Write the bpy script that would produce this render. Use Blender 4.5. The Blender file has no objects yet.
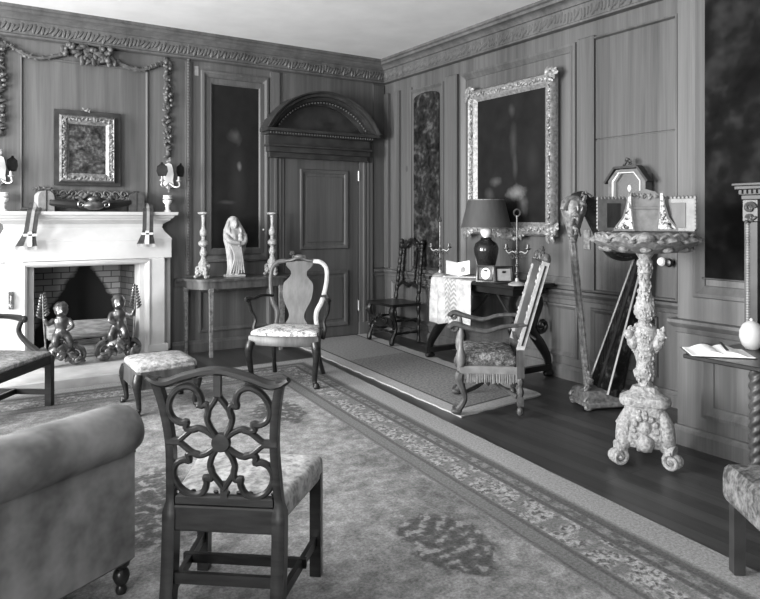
import bpy, bmesh, math, random
from mathutils import Vector, Matrix
R = math.radians
PI = math.pi
scene = bpy.context.scene
C = scene.collection
rnd = random.Random(7)

# ------------------------------------------------------------------ room numbers (metres)
UB, VA, HC = 4.60, 7.06, 3.355        # right wall, far wall, ceiling
UL, VF = -3.60, -2.60                # left wall, wall behind the camera
PU, PV = 3.88, 2.565                  # projecting breast on the right

# ------------------------------------------------------------------ materials
def g(v): return (v, v, v, 1.0)
MATS = {}
def _new(name):
    m = bpy.data.materials.new(name); m.use_nodes = True
    nt = m.node_tree; nt.nodes.clear()
    out = nt.nodes.new('ShaderNodeOutputMaterial'); b = nt.nodes.new('ShaderNodeBsdfPrincipled')
    nt.links.new(b.outputs[0], out.inputs[0]); MATS[name] = m
    return m, nt, b
def N(nt, typ, **kw):
    n = nt.nodes.new(typ)
    for k, v in kw.items(): setattr(n, k, v)
    return n
def ramp(nt, fac, stops):
    r = N(nt, 'ShaderNodeValToRGB'); e = r.color_ramp.elements
    while len(e) < len(stops): e.new(.5)
    for i, (p, v) in enumerate(stops): e[i].position = p; e[i].color = g(v)
    nt.links.new(fac, r.inputs[0]); return r.outputs[0]
def math_(nt, op, a, b=None, clamp=False):
    n = N(nt, 'ShaderNodeMath', operation=op); n.use_clamp = clamp
    for i, x in enumerate((a, b)):
        if x is None: continue
        if isinstance(x, (int, float)): n.inputs[i].default_value = x
        else: nt.links.new(x, n.inputs[i])
    return n.outputs[0]
def coords(nt, scale=(1, 1, 1), kind='Object', loc=(0, 0, 0), rot=(0, 0, 0)):
    t = N(nt, 'ShaderNodeTexCoord'); mp = N(nt, 'ShaderNodeMapping')
    mp.inputs['Scale'].default_value = scale; mp.inputs['Location'].default_value = loc; mp.inputs['Rotation'].default_value = rot
    nt.links.new(t.outputs[kind], mp.inputs[0]); return mp.outputs[0]
def noise(nt, vec, scale, detail=3, rough=.55, dist=0):
    n = N(nt, 'ShaderNodeTexNoise'); n.inputs['Scale'].default_value = scale; n.inputs['Detail'].default_value = detail
    n.inputs['Roughness'].default_value = rough; n.inputs['Distortion'].default_value = dist
    nt.links.new(vec, n.inputs['Vector']); return n.outputs[0]
def bump(nt, b, h, strength, dist=.01):
    n = N(nt, 'ShaderNodeBump'); n.inputs['Strength'].default_value = strength; n.inputs['Distance'].default_value = dist
    nt.links.new(h, n.inputs['Height']); nt.links.new(n.outputs[0], b.inputs['Normal'])
def mixc(nt, fac, a, b):
    n = N(nt, 'ShaderNodeMix', data_type='RGBA')
    if isinstance(fac, (int, float)): n.inputs[0].default_value = fac
    else: nt.links.new(fac, n.inputs[0])
    for i, x in ((6, a), (7, b)):
        if isinstance(x, (int, float)): n.inputs[i].default_value = g(x)
        else: nt.links.new(x, n.inputs[i])
    return n.outputs[2]
def simple(name, lo, hi, scale=12, rough=.5, bmp=0., metal=0., sc=(1, 1, 1), detail=3, spec=.5, bd=.01):
    m, nt, b = _new(name)
    v = coords(nt, sc); n = noise(nt, v, scale, detail)
    nt.links.new(ramp(nt, n, [(.3, lo), (.7, hi)]), b.inputs['Base Color'])
    b.inputs['Roughness'].default_value = rough; b.inputs['Metallic'].default_value = metal
    b.inputs['Specular IOR Level'].default_value = spec
    if bmp: bump(nt, b, n, bmp, bd)
    return m
def panel_wood(name, lo, hi, rough=.5):
    m, nt, b = _new(name)
    grain = noise(nt, coords(nt, (13, 13, .4)), 1.0, 5, .62, .5)
    board = noise(nt, coords(nt, (2.6, 2.6, .05)), 1.0, 1)
    fine = noise(nt, coords(nt, (90, 90, 2.5)), 1.0, 3)
    mixv = math_(nt, 'ADD', math_(nt, 'MULTIPLY', grain, .5), math_(nt, 'ADD', math_(nt, 'MULTIPLY', board, .35), math_(nt, 'MULTIPLY', fine, .15)))
    col = ramp(nt, mixv, [(.37, lo), (.63, hi)])
    vo = N(nt, 'ShaderNodeTexVoronoi'); vo.inputs['Scale'].default_value = 1.0
    nt.links.new(coords(nt, (2.2, 2.2, 1.3)), vo.inputs['Vector'])
    knot = math_(nt, 'LESS_THAN', vo.outputs['Distance'], .05)
    nt.links.new(mixc(nt, math_(nt, 'MULTIPLY', knot, .5), col, lo * .45), b.inputs['Base Color'])
    b.inputs['Roughness'].default_value = rough; b.inputs['Specular IOR Level'].default_value = .35
    bump(nt, b, grain, .08, .004)
    return m
panel_wood('pine', .049, .112)
panel_wood('door_wood', .045, .09)
simple('plaster', .66, .74, 3, .9)
simple('stone_white', .40, .48, 5, .6)
simple('white_paint', .62, .7, 5, .5)
simple('hearth_stone', .32, .46, 6, .7)
simple('mahogany', .008, .022, 9, .32, sc=(1, 1, 6), spec=.35)
simple('walnut', .035, .085, 8, .36, sc=(3, 3, .7), spec=.35)
simple('pale_wood', .24, .42, 9, .4, sc=(2, 2, 2))
simple('oak_dark', .006, .016, 9, .3, spec=.35)
simple('ebony', .006, .014, 9, .32)
simple('carved_pine', .035, .09, 20, .5, .3)
simple('gilt', .11, .30, 34, .42, .4, .25)
simple('gilt_dull', .07, .24, 34, .45, .4, .2)
simple('statue_stone', .20, .32, 12, .6, .2)
simple('gesso', .14, .40, 60, .55, .9, 0.0, detail=5)
simple('grey_carving', .09, .24, 34, .5, .8, detail=5)
simple('brass', .35, .6, 14, .25, 0, .9)
simple('iron', .02, .05, 20, .45, .2, .5)
simple('iron_grey', .04, .13, 20, .38, .2, .6)
simple('bronze', .06, .2, 18, .3, .3, .8)
simple('ivory', .62, .8, 10, .45)
simple('paper', .78, .86, 6, .8)
simple('ink', .02, .03, 6, .6)
simple('leather', .03, .06, 22, .4, .2)
simple('velvet', .095, .235, 7, .95, .15, spec=.15)
simple('chenille', .18, .26, 40, .9, .5)
simple('ceramic_dark', .010, .02, 6, .12)
simple('silk_shade', .035, .05, 30, .7, sc=(1, 1, .05))
simple('tin', .3, .42, 6, .35, 0, .3)
simple('log', .09, .3, 9, .9, .6, sc=(1, 6, 6))
simple('ash', .2, .3, 30, .95)
simple('soot', .008, .015, 5, .9)
simple('mirror', .22, .26, 2, .12, 0, .9)
simple('photo_grey', .2, .3, 20, .4)
simple('wood_mid', .018, .042, 8, .4, sc=(1, 6, 1), spec=.3)
simple('wood_shelf', .04, .08, 8, .4)
simple('stretcher_dark', .02, .04, 8, .35)

def tapestry_mat(name, lo, mid, hi, scale, rough=.95, detail=3):
    m, nt, b = _new(name)
    v = coords(nt); n1 = noise(nt, v, scale, detail, .6, .6); n2 = noise(nt, v, scale * 3.7, 2)
    nn = math_(nt, 'ADD', math_(nt, 'MULTIPLY', n1, .65), math_(nt, 'MULTIPLY', n2, .35))
    nt.links.new(ramp(nt, nn, [(.40, lo), (.52, mid), (.64, hi)]), b.inputs['Base Color'])
    b.inputs['Roughness'].default_value = rough; b.inputs['Specular IOR Level'].default_value = .08
    bump(nt, b, n2, .25)
    return m
tapestry_mat('verdure', .006, .022, .075, 5.5)
tapestry_mat('dark_verdure', .003, .007, .022, 2.2)
tapestry_mat('needlework', .12, .50, .66, 22)
tapestry_mat('needlework_soft', .26, .48, .62, 16)
tapestry_mat('needlework_grey', .14, .27, .40, 20)
tapestry_mat('needlework_dim', .05, .13, .21, 16)
simple('shade_cloth', .015, .03, 20, .95, spec=.1)
tapestry_mat('stool_work', .16, .30, .42, 20)
simple('rest_wood', .07, .13, 20, .45, .2)
simple('fringe_wool', .12, .22, 20, .8)
simple('mid_oak', .10, .2, 10, .4)
tapestry_mat('cane_cushion', .04, .12, .3, 26)
tapestry_mat('inlay_flowers', .012, .45, .60, 48, .5, 1)
tapestry_mat('relief_art', .012, .045, .13, 9, .4)
tapestry_mat('marbled', .03, .08, .16, 8, .4)
tapestry_mat('lacquer', .006, .012, .07, 9, .3)

def painting(name, base, blobs, noise_amt=.02):
    """dark varnished canvas with soft paler passages; blob = x, z, rx, rz, value in local metres"""
    m, nt, b = _new(name)
    t = N(nt, 'ShaderNodeTexCoord'); nz = noise(nt, t.outputs['Object'], 7, 4)
    acc = math_(nt, 'ADD', math_(nt, 'MULTIPLY', nz, noise_amt), base)
    for (x, z, rx, rz, val) in blobs:
        mp = N(nt, 'ShaderNodeMapping', vector_type='POINT')
        mp.inputs['Scale'].default_value = (1 / rx, 0, 1 / rz); mp.inputs['Location'].default_value = (-x / rx, 0, -z / rz)
        nt.links.new(t.outputs['Object'], mp.inputs[0])
        ln = N(nt, 'ShaderNodeVectorMath', operation='LENGTH'); nt.links.new(mp.outputs[0], ln.inputs[0])
        d = math_(nt, 'ADD', ln.outputs['Value'], math_(nt, 'MULTIPLY', math_(nt, 'SUBTRACT', nz, .5), 1.6))
        f = math_(nt, 'SUBTRACT', 1.0, d, True)
        acc = math_(nt, 'ADD', acc, math_(nt, 'MULTIPLY', f, val))
    cb = N(nt, 'ShaderNodeCombineColor')
    for i in range(3): nt.links.new(acc, cb.inputs[i])
    nt.links.new(cb.outputs[0], b.inputs['Base Color'])
    b.inputs['Roughness'].default_value = .5; b.inputs['Specular IOR Level'].default_value = .08
    return m

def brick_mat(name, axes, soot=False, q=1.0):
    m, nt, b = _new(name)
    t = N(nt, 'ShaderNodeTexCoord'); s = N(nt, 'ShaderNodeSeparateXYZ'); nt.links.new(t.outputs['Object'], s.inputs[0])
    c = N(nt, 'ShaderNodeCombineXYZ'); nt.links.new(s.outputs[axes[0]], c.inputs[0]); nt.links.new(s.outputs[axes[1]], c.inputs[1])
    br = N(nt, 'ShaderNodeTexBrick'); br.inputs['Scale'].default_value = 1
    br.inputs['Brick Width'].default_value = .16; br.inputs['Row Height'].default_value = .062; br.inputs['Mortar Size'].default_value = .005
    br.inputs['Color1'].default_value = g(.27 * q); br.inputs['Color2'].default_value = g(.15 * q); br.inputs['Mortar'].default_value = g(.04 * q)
    nt.links.new(c.outputs[0], br.inputs['Vector'])
    col = br.outputs[0]
    if soot:
        # smoke stain over the fire: wide low down, narrow at the top, with a ragged edge
        dx = math_(nt, 'ABSOLUTE', math_(nt, 'SUBTRACT', s.outputs[0], 1.18))
        w = math_(nt, 'ADD', .07, math_(nt, 'MULTIPLY', math_(nt, 'SUBTRACT', .90, s.outputs[2]), .66))
        nz = noise(nt, t.outputs['Object'], 9, 3)
        e = math_(nt, 'ADD', math_(nt, 'SUBTRACT', dx, w), math_(nt, 'MULTIPLY', math_(nt, 'SUBTRACT', nz, .5), .12))
        f = math_(nt, 'MULTIPLY', math_(nt, 'SUBTRACT', .03, e), 22, True)
        col = mixc(nt, f, col, .006)
    nt.links.new(col, b.inputs['Base Color']); b.inputs['Roughness'].default_value = .9
    bump(nt, b, br.outputs['Fac'], -.4)
    return m
brick_mat('brick_back', (0, 2), True)
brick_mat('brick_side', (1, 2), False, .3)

def floor_mat():
    m, nt, b = _new('floorboards')
    t = N(nt, 'ShaderNodeTexCoord'); s = N(nt, 'ShaderNodeSeparateXYZ'); nt.links.new(t.outputs['Object'], s.inputs[0])
    c = N(nt, 'ShaderNodeCombineXYZ'); nt.links.new(s.outputs[1], c.inputs[0]); nt.links.new(s.outputs[0], c.inputs[1])
    br = N(nt, 'ShaderNodeTexBrick'); br.inputs['Scale'].default_value = 1
    br.inputs['Brick Width'].default_value = 2.4; br.inputs['Row Height'].default_value = .11; br.inputs['Mortar Size'].default_value = .0025
    br.inputs['Color1'].default_value = g(.022); br.inputs['Color2'].default_value = g(.058); br.inputs['Mortar'].default_value = g(.015)
    nt.links.new(c.outputs[0], br.inputs['Vector'])
    gr = noise(nt, coords(nt, (30, 1.2, 1)), 1, 4)
    col = N(nt, 'ShaderNodeMix', data_type='RGBA', blend_type='MULTIPLY'); col.inputs[0].default_value = .7
    nt.links.new(br.outputs[0], col.inputs[6]); nt.links.new(ramp(nt, gr, [(.3, .6), (.7, 1.25)]), col.inputs[7])
    nt.links.new(col.outputs[2], b.inputs['Base Color'])
    b.inputs['Roughness'].default_value = .38; b.inputs['Specular IOR Level'].default_value = .45
    bump(nt, b, br.outputs['Fac'], -.15, .003)
floor_mat()

def carpet_mat():
    """u = metres in from the right edge, v = metres in from the far edge"""
    m, nt, b = _new('carpet_wool')
    t = N(nt, 'ShaderNodeTexCoord'); s = N(nt, 'ShaderNodeSeparateXYZ'); nt.links.new(t.outputs['UV'], s.inputs[0])
    uv = t.outputs['UV']
    wob = noise(nt, uv, 3.0, 2)
    d = math_(nt, 'MINIMUM', s.outputs[0], math_(nt, 'ADD', s.outputs[1], .04))
    d = math_(nt, 'ADD', d, math_(nt, 'MULTIPLY', math_(nt, 'SUBTRACT', wob, .5), .015))
    d2 = math_(nt, 'DIVIDE', d, 1.0)
    bands = ramp(nt, d2, [(0, .35), (.165, .38), (.20, .15), (.235, .12), (.25, .20), (.30, .19), (.305, .13), (.325, .13),
                          (.335, .22), (.52, .22), (.53, .14), (.545, .13), (.555, .22), (.62, .21), (.63, .14), (.65, .25), (1, .25)])
    # flowers woven into the main border
    vo = N(nt, 'ShaderNodeTexVoronoi'); vo.inputs['Scale'].default_value = 13; nt.links.new(uv, vo.inputs['Vector'])
    fl = noise(nt, uv, 34, 3, .6, .4)
    flv = ramp(nt, fl, [(.36, .09), (.46, .24), (.54, .48), (.66, .56)])
    inb = math_(nt, 'MULTIPLY', math_(nt, 'GREATER_THAN', d2, .335), math_(nt, 'LESS_THAN', d2, .515))
    fm = math_(nt, 'MULTIPLY', inb, math_(nt, 'MULTIPLY', math_(nt, 'SUBTRACT', .72, vo.outputs['Distance']), 3.5, True))
    col = mixc(nt, math_(nt, 'MULTIPLY', fm, .85), bands, flv)
    ing = math_(nt, 'MULTIPLY', math_(nt, 'GREATER_THAN', d2, .245), math_(nt, 'LESS_THAN', d2, .30))
    col = mixc(nt, math_(nt, 'MULTIPLY', ing, .6), col, ramp(nt, noise(nt, uv, 20, 2), [(.4, .10), (.6, .34)]))
    # field: faint arabesques, paler where worn, and dark medallions
    infield = math_(nt, 'GREATER_THAN', d2, .65)
    arab = ramp(nt, noise(nt, uv, 15, 4, .65, .35), [(.36, .21), (.5, .29), (.64, .37)])
    worn = ramp(nt, noise(nt, uv, 2.2, 6, .68, .3), [(.36, .66), (.62, 1.32)])
    fld = N(nt, 'ShaderNodeMix', data_type='RGBA', blend_type='MULTIPLY'); fld.inputs[0].default_value = 1
    nt.links.new(arab, fld.inputs[6]); nt.links.new(worn, fld.inputs[7])
    col = mixc(nt, infield, col, fld.outputs[2])
    for (cx, cy, rx, ry) in ((.95, 3.78, .20, .33), (.95, 1.55, .20, .33), (2.05, 2.7, .4, .5), (2.05, 4.6, .4, .5), (2.9, 1.6, .25, .35)):
        mp = N(nt, 'ShaderNodeMapping'); mp.inputs['Scale'].default_value = (1 / rx, 1 / ry, 0); mp.inputs['Location'].default_value = (-cx / rx, -cy / ry, 0)
        nt.links.new(uv, mp.inputs[0]); ln = N(nt, 'ShaderNodeVectorMath', operation='LENGTH'); nt.links.new(mp.outputs[0], ln.inputs[0])
        nz = noise(nt, uv, 9, 3)
        dd = math_(nt, 'ADD', ln.outputs['Value'], math_(nt, 'MULTIPLY', math_(nt, 'SUBTRACT', nz, .5), .9))
        f = math_(nt, 'MULTIPLY', math_(nt, 'SUBTRACT', 1.0, dd), 6, True)
        pat = ramp(nt, noise(nt, uv, 17, 2), [(.42, .08), (.54, .14), (.62, .34)])
        col = mixc(nt, math_(nt, 'MULTIPLY', f, .9), col, pat)
    pile = noise(nt, uv, 75, 4, .75)
    fin = N(nt, 'ShaderNodeMix', data_type='RGBA', blend_type='MULTIPLY'); fin.inputs[0].default_value = 1
    nt.links.new(col, fin.inputs[6]); nt.links.new(ramp(nt, pile, [(.32, .45), (.68, 1.0)]), fin.inputs[7])
    nt.links.new(fin.outputs[2], b.inputs['Base Color'])
    b.inputs['Roughness'].default_value = .95; b.inputs['Specular IOR Level'].default_value = .1
    bump(nt, b, pile, .5, .006)
carpet_mat()

def runner_mat():
    m, nt, b = _new('runner_wool')
    t = N(nt, 'ShaderNodeTexCoord'); s = N(nt, 'ShaderNodeSeparateXYZ'); uv = t.outputs['UV']; nt.links.new(uv, s.inputs[0])
    x, y = s.outputs[0], s.outputs[1]
    fine = noise(nt, uv, 45, 3)
    field = ramp(nt, fine, [(.35, .13), (.65, .24)])
    plain = ramp(nt, fine, [(.35, .19), (.65, .27)])
    col = mixc(nt, math_(nt, 'GREATER_THAN', y, 2.0), field, plain)
    edge = math_(nt, 'MINIMUM', x, math_(nt, 'MINIMUM', math_(nt, 'SUBTRACT', 1.02, x), y))
    col = mixc(nt, math_(nt, 'LESS_THAN', edge, .13), col, ramp(nt, fine, [(.3, .28), (.7, .38)]))
    line = math_(nt, 'MULTIPLY', math_(nt, 'GREATER_THAN', edge, .13), math_(nt, 'LESS_THAN', edge, .155))
    col = mixc(nt, line, col, .08)
    nt.links.new(col, b.inputs['Base Color']); b.inputs['Roughness'].default_value = .95; b.inputs['Specular IOR Level'].default_value = .1
    bump(nt, b, fine, .5, .005)
runner_mat()

def cloth_mat():
    m, nt, b = _new('table_runner_cloth')
    t = N(nt, 'ShaderNodeTexCoord'); s = N(nt, 'ShaderNodeSeparateXYZ'); nt.links.new(t.outputs['Object'], s.inputs[0])
    x = math_(nt, 'ABSOLUTE', math_(nt, 'SUBTRACT', s.outputs[0], .0))
    zig = math_(nt, 'ADD', s.outputs[2], math_(nt, 'MULTIPLY', math_(nt, 'PINGPONG', s.outputs[0], .03), 1.1))
    st = math_(nt, 'LESS_THAN', math_(nt, 'PINGPONG', zig, .022), .011)
    inb = math_(nt, 'MULTIPLY', math_(nt, 'LESS_THAN', x, .085), st)
    base = ramp(nt, noise(nt, t.outputs['Object'], 14, 3), [(.35, .30), (.65, .50)])
    nt.links.new(mixc(nt, math_(nt, 'MULTIPLY', inb, .75), base, .17), b.inputs['Base Color']); b.inputs['Roughness'].default_value = .9
cloth_mat()

# ------------------------------------------------------------------ mesh builder
def face(fx, fy): return math.atan2(fx, -fy)      # rotation that turns local -y towards (fx, fy)

class MB:
    def __init__(s, T=None): s.bm = bmesh.new(); s.T = T or Matrix()
    def v(s, p): return s.bm.verts.new(s.T @ Vector(p))
    def f(s, vs):
        try: return s.bm.faces.new(vs)
        except ValueError: return None
    def rings(s, rs, cap=True, closed=True, loop=False):
        V = [[s.v(p) for p in r] for r in rs]; n = len(V[0])
        L = len(V)
        for i in range(L if loop else L - 1):
            a, b = V[i], V[(i + 1) % L]
            for k in range(n if closed else n - 1):
                s.f([a[k], a[(k + 1) % n], b[(k + 1) % n], b[k]])
        if cap and not loop and closed:
            s.f(V[0][::-1]); s.f(V[-1])
        return s
    def box(s, x0, x1, y0, y1, z0, z1, b=0.0):
        if b > 0:
            rs = []
            for (z, i) in ((z0, b), (z0 + b, 0), (z1 - b, 0), (z1, b)):
                rs.append([(x0 + i, y0 + i, z), (x1 - i, y0 + i, z), (x1 - i, y1 - i, z), (x0 + i, y1 - i, z)])
            return s.rings(rs)
        return s.rings([[(x0, y0, z), (x1, y0, z), (x1, y1, z), (x0, y1, z)] for z in (z0, z1)])
    def bar(s, p, q, w, t, up=(0, 0, 1), w2=None, t2=None):
        p, q = Vector(p), Vector(q); d = (q - p).normalized(); up = Vector(up)
        a = d.cross(up)
        if a.length < 1e-5: a = d.cross(Vector((0, 1, 0)))
        a.normalize(); b = a.cross(d).normalized()
        rs = []
        for c, ww, tt in ((p, w, t), (q, w2 or w, t2 or t)):
            rs.append([c + a * ww / 2 * i + b * tt / 2 * j for i, j in ((-1, -1), (1, -1), (1, 1), (-1, 1))])
        return s.rings(rs)
    def tube(s, pts, r, seg=8, closed=False, flat=1.0, fn=None):
        pts = [Vector(p) for p in pts]; n = len(pts)
        if not hasattr(r, '__len__'): r = [r] * n
        tans = []
        for i in range(n):
            a = pts[(i - 1) % n] if (closed or i > 0) else pts[0]
            b = pts[(i + 1) % n] if (closed or i < n - 1) else pts[-1]
            t = (b - a); tans.append(t.normalized() if t.length > 1e-9 else Vector((0, 0, 1)))
        up = Vector(fn) if fn else (Vector((0, 0, 1)) if abs(tans[0].z) < .9 else Vector((0, 1, 0)))
        rs = []
        for i in range(n):
            t = tans[i]; a = t.cross(up)
            if a.length < 1e-4: a = t.cross(Vector((1, .3, 0)))
            a.normalize(); b = a.cross(t).normalized()
            if not fn: up = b
            rs.append([pts[i] + a * (math.cos(2 * PI * (k + .5) / seg) * r[i]) + b * (math.sin(2 * PI * (k + .5) / seg) * r[i] * flat) for k in range(seg)])
        return s.rings(rs, loop=closed)
    def lathe(s, prof, c=(0, 0, 0), seg=18, M=None, wob=None):
        rs = []
        for (r, z) in prof:
            ring = []
            for k in range(seg):
                a = 2 * PI * k / seg; rr = max(r, .0004) * (wob(a, z) if wob else 1)
                p = Vector((rr * math.cos(a), rr * math.sin(a), z))
                if M: p = M @ p
                ring.append(p + Vector(c))
            rs.append(ring)
        return s.rings(rs)
    def ell(s, c, r, M=None, seg=8, rings=6):
        if not hasattr(r, '__len__'): r = (r, r, r)
        c = Vector(c); rs = []
        for i in range(rings + 1):
            ph = -PI / 2 + PI * i / rings; q = max(math.cos(ph), .02)
            ring = []
            for k in range(seg):
                a = 2 * PI * k / seg; p = Vector((r[0] * q * math.cos(a), r[1] * q * math.sin(a), r[2] * math.sin(ph)))
                if M: p = M @ p
                ring.append(c + p)
            rs.append(ring)
        return s.rings(rs)
    def prism(s, poly, a0, a1, axis='y'):
        def m(p, a):
            return (p[0], a, p[1]) if axis == 'y' else ((a, p[0], p[1]) if axis == 'x' else (p[0], p[1], a))
        return s.rings([[m(p, a0) for p in poly], [m(p, a1) for p in poly]])
    def frame(s, x0, x1, z0, z1, prof):
        """mitred moulding round a rectangle in the xz plane; prof = (inset, out towards -y)"""
        cs = ((x0, z0, 1, 1), (x1, z0, -1, 1), (x1, z1, -1, -1), (x0, z1, 1, -1))
        rs = [[(x + sx * d, -o, z + sz * d) for (d, o) in prof] for (x, z, sx, sz) in cs]
        return s.rings(rs, closed=False, loop=True)
    def sweep(s, path, prof):
        """moulding along a plan path, room on the right of the path; prof = (out, z)"""
        P = [Vector((p[0], p[1])) for p in path]; n = len(P); rs = []
        for i in range(n):
            d0 = (P[i] - P[i - 1]).normalized() if i > 0 else None
            d1 = (P[i + 1] - P[i]).normalized() if i < n - 1 else None
            nr = lambda d: Vector((d.y, -d.x))
            if d0 is None: o = nr(d1)
            elif d1 is None: o = nr(d0)
            else:
                o = nr(d0) + nr(d1); o = o / max(o.dot(nr(d0)), .1)
            rs.append([(P[i].x + o.x * a, P[i].y + o.y * a, z) for (a, z) in prof])
        V = [[s.v(p) for p in r] for r in rs]; m = len(prof)
        for i in range(n - 1):
            for k in range(m): s.f([V[i][k], V[i][(k + 1) % m], V[i + 1][(k + 1) % m], V[i + 1][k]])
        s.f(V[0][::-1]); s.f(V[-1]); return s
    def pad(s, outline, z0, z1, puff=.02, edge=.02):
        c = Vector((sum(p[0] for p in outline) / len(outline), sum(p[1] for p in outline) / len(outline)))
        lv = [(z0, .97), (z0 + edge * .4, 1.0), (z1 - edge, 1.0), (z1 - edge * .35, .985), (z1, .94), (z1 + puff * .55, .7), (z1 + puff * .9, .35), (z1 + puff, .05)]
        rs = [[(c.x + (p[0] - c.x) * q, c.y + (p[1] - c.y) * q, z) for p in outline] for z, q in lv]
        return s.rings(rs)
    def scroll(s, c, r0, turns, ax, ay, th, seg=6, r1=.12, start=0., n=None, taper=.6):
        c, ax, ay = Vector(c), Vector(ax), Vector(ay); n = n or int(14 * turns) + 2; pts = []; rr = []
        for i in range(n):
            t = i / (n - 1); a = start + 2 * PI * turns * t; r = r0 * (1 - t * (1 - r1))
            pts.append(c + ax * (r * math.cos(a)) + ay * (r * math.sin(a))); rr.append(th * (1 - t * (1 - taper)))
        return s.tube(pts, rr, seg)
    def leaves(s, path, size, n, rg, spread=1.0, out=(0, -1, 0)):
        """carved foliage: overlapping leaf-shaped lumps along a path"""
        path = [Vector(p) for p in path]
        for i in range(n):
            t = i / max(n - 1, 1) * (len(path) - 1); k = min(int(t), len(path) - 2); p = path[k].lerp(path[k + 1], t - k)
            j = Vector((rg.uniform(-1, 1), rg.uniform(-.3, .3), rg.uniform(-1, 1))) * size * spread
            M = Matrix.Rotation(rg.uniform(0, PI), 4, 'Y') @ Matrix.Rotation(rg.uniform(-.5, .5), 4, 'X')
            q = rg.uniform(.7, 1.3) * size
            s.ell(p + j + Vector(out) * q * .25, (q, q * .42, q * .5), M, 6, 4)
        return s
    def obj(s, name, mat, parent=None, smooth=True, loc=None, rotz=None, mods=None, ang=40):
        bmesh.ops.recalc_face_normals(s.bm, faces=s.bm.faces)
        me = bpy.data.meshes.new(name); s.bm.to_mesh(me); s.bm.free()
        me.materials.append(MATS[mat] if isinstance(mat, str) else mat)
        if smooth:
            for p in me.polygons: p.use_smooth = True
            try: me.set_sharp_from_angle(angle=R(ang))
            except Exception: pass
        o = bpy.data.objects.new(name, me); C.objects.link(o)
        if parent: o.parent = parent
        if loc: o.location = loc
        if rotz is not None: o.rotation_euler = (0, 0, rotz)
        return o

def tag(o, label=None, cat=None, group=None, kind=None):
    if label: o['label'] = label
    if cat: o['category'] = cat
    if group: o['group'] = group
    if kind: o['kind'] = kind
    return o
def thing(name, label, cat, loc=(0, 0, 0), rotz=0., group=None):
    o = bpy.data.objects.new(name, None); C.objects.link(o); o.empty_display_size = .1
    o.location = loc; o.rotation_euler = (0, 0, rotz)
    return tag(o, label, cat, group)
def struct(o): o['kind'] = 'structure'; return o
def dup(root, loc, rotz, label, group=None, scale=None):
    r = root.copy(); C.objects.link(r); r.location = loc; r.rotation_euler = (0, 0, rotz); r['label'] = label
    if group: r['group'] = group
    if scale: r.scale = scale
    for ch in list(root.children):
        c = ch.copy(); C.objects.link(c); c.parent = r
        for gch in list(ch.children):
            d = gch.copy(); C.objects.link(d); d.parent = c
    return r
TA = Matrix.Translation((0, VA, 0))                                   # wall facing -v: local x = u
TB = Matrix.Translation((UB, 0, 0)) @ Matrix.Rotation(-PI / 2, 4, 'Z')   # wall facing -u: local x = -v
TP = Matrix.Translation((PU, 0, 0)) @ Matrix.Rotation(-PI / 2, 4, 'Z')
def arc(c, r, a0, a1, n, ry=None):
    ry = ry or r
    return [(c[0] + r * math.cos(a0 + (a1 - a0) * i / (n - 1)), c[1] + ry * math.sin(a0 + (a1 - a0) * i / (n - 1))) for i in range(n)]
def smooth_path(pts, n=6):
    """Catmull-Rom through the points"""
    P = [Vector(p) for p in pts]; out = []
    for i in range(len(P) - 1):
        p0 = P[max(i - 1, 0)]; p1 = P[i]; p2 = P[i + 1]; p3 = P[min(i + 2, len(P) - 1)]
        for k in range(n):
            t = k / n
            out.append(.5 * ((2 * p1) + (p2 - p0) * t + (2 * p0 - 5 * p1 + 4 * p2 - p3) * t * t + (3 * p1 - p0 - 3 * p2 + p3) * t ** 3))
    out.append(P[-1]); return out
def lerp_list(vals, n):
    """resample a list of numbers to n values"""
    out = []
    for i in range(n):
        t = i / (n - 1) * (len(vals) - 1); k = min(int(t), len(vals) - 2); out.append(vals[k] + (vals[k + 1] - vals[k]) * (t - k))
    return out
def limb(mb, pts, rad, seg=8, n=5, flat=1.0):
    P = smooth_path(pts, n); return mb.tube(P, lerp_list(rad, len(P)), seg, flat=flat)
# ================================================================== THE SETTING
FU0, FU1, FZ = 0.612, 1.649, 0.965          # fire opening
FC = 1.13                                   # centre line of the fireplace
m = MB(); m.box(UL - .1, UB + .1, VF - .1, VA + .6, -.12, 0); struct(m.obj('floor', 'floorboards', smooth=False))
m = MB(); m.box(UL - .1, UB + .1, VF - .1, VA + .1, HC, HC + .1); struct(m.obj('ceiling', 'plaster', smooth=False))
m = MB(); m.box(UL - .1, FU0, VA, VA + .12, 0, HC); m.box(FU1, UB + .1, VA, VA + .12, 0, HC); m.box(FU0, FU1, VA, VA + .12, FZ, HC)
struct(m.obj('wall_back', 'pine', smooth=False))
m = MB(); m.box(UB, UB + .12, VF, VA, 0, HC); struct(m.obj('wall_right', 'pine', smooth=False))
m = MB(); m.box(PU, UB, VF, PV, 0, HC); struct(m.obj('wall_breast', 'pine', smooth=False))
m = MB(); m.box(UL - .1, UB + .1, VF - .12, VF, 0, HC); struct(m.obj('wall_front', 'pine', smooth=False))
# left wall with three tall windows
WIN = [(4.2, 5.8), (2.2, 3.8), (-2.35, -.85)]; WZ0, WZ1 = .55, 3.0
m = MB(); edges = [VF] + [e for w in sorted(WIN) for e in w] + [VA]
for i in range(0, len(edges), 2): m.box(UL - .14, UL, edges[i], edges[i + 1], 0, HC)
for a, b in WIN: m.box(UL - .14, UL, a, b, 0, WZ0); m.box(UL - .14, UL, a, b, WZ1, HC)
struct(m.obj('wall_left', 'pine', smooth=False))
for i, (a, b) in enumerate(WIN):
    m = MB()
    for q in (a, (a + b) / 2 - .02, b - .05): m.box(UL - .11, UL - .05, q, q + .05, WZ0, WZ1)
    for q in range(6):
        z = WZ0 + (WZ1 - WZ0 - .05) * q / 5; m.box(UL - .11, UL - .05, a, b, z, z + .04)
    struct(m.obj('window_%d' % (i + 1), 'stone_white', smooth=False))
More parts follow.
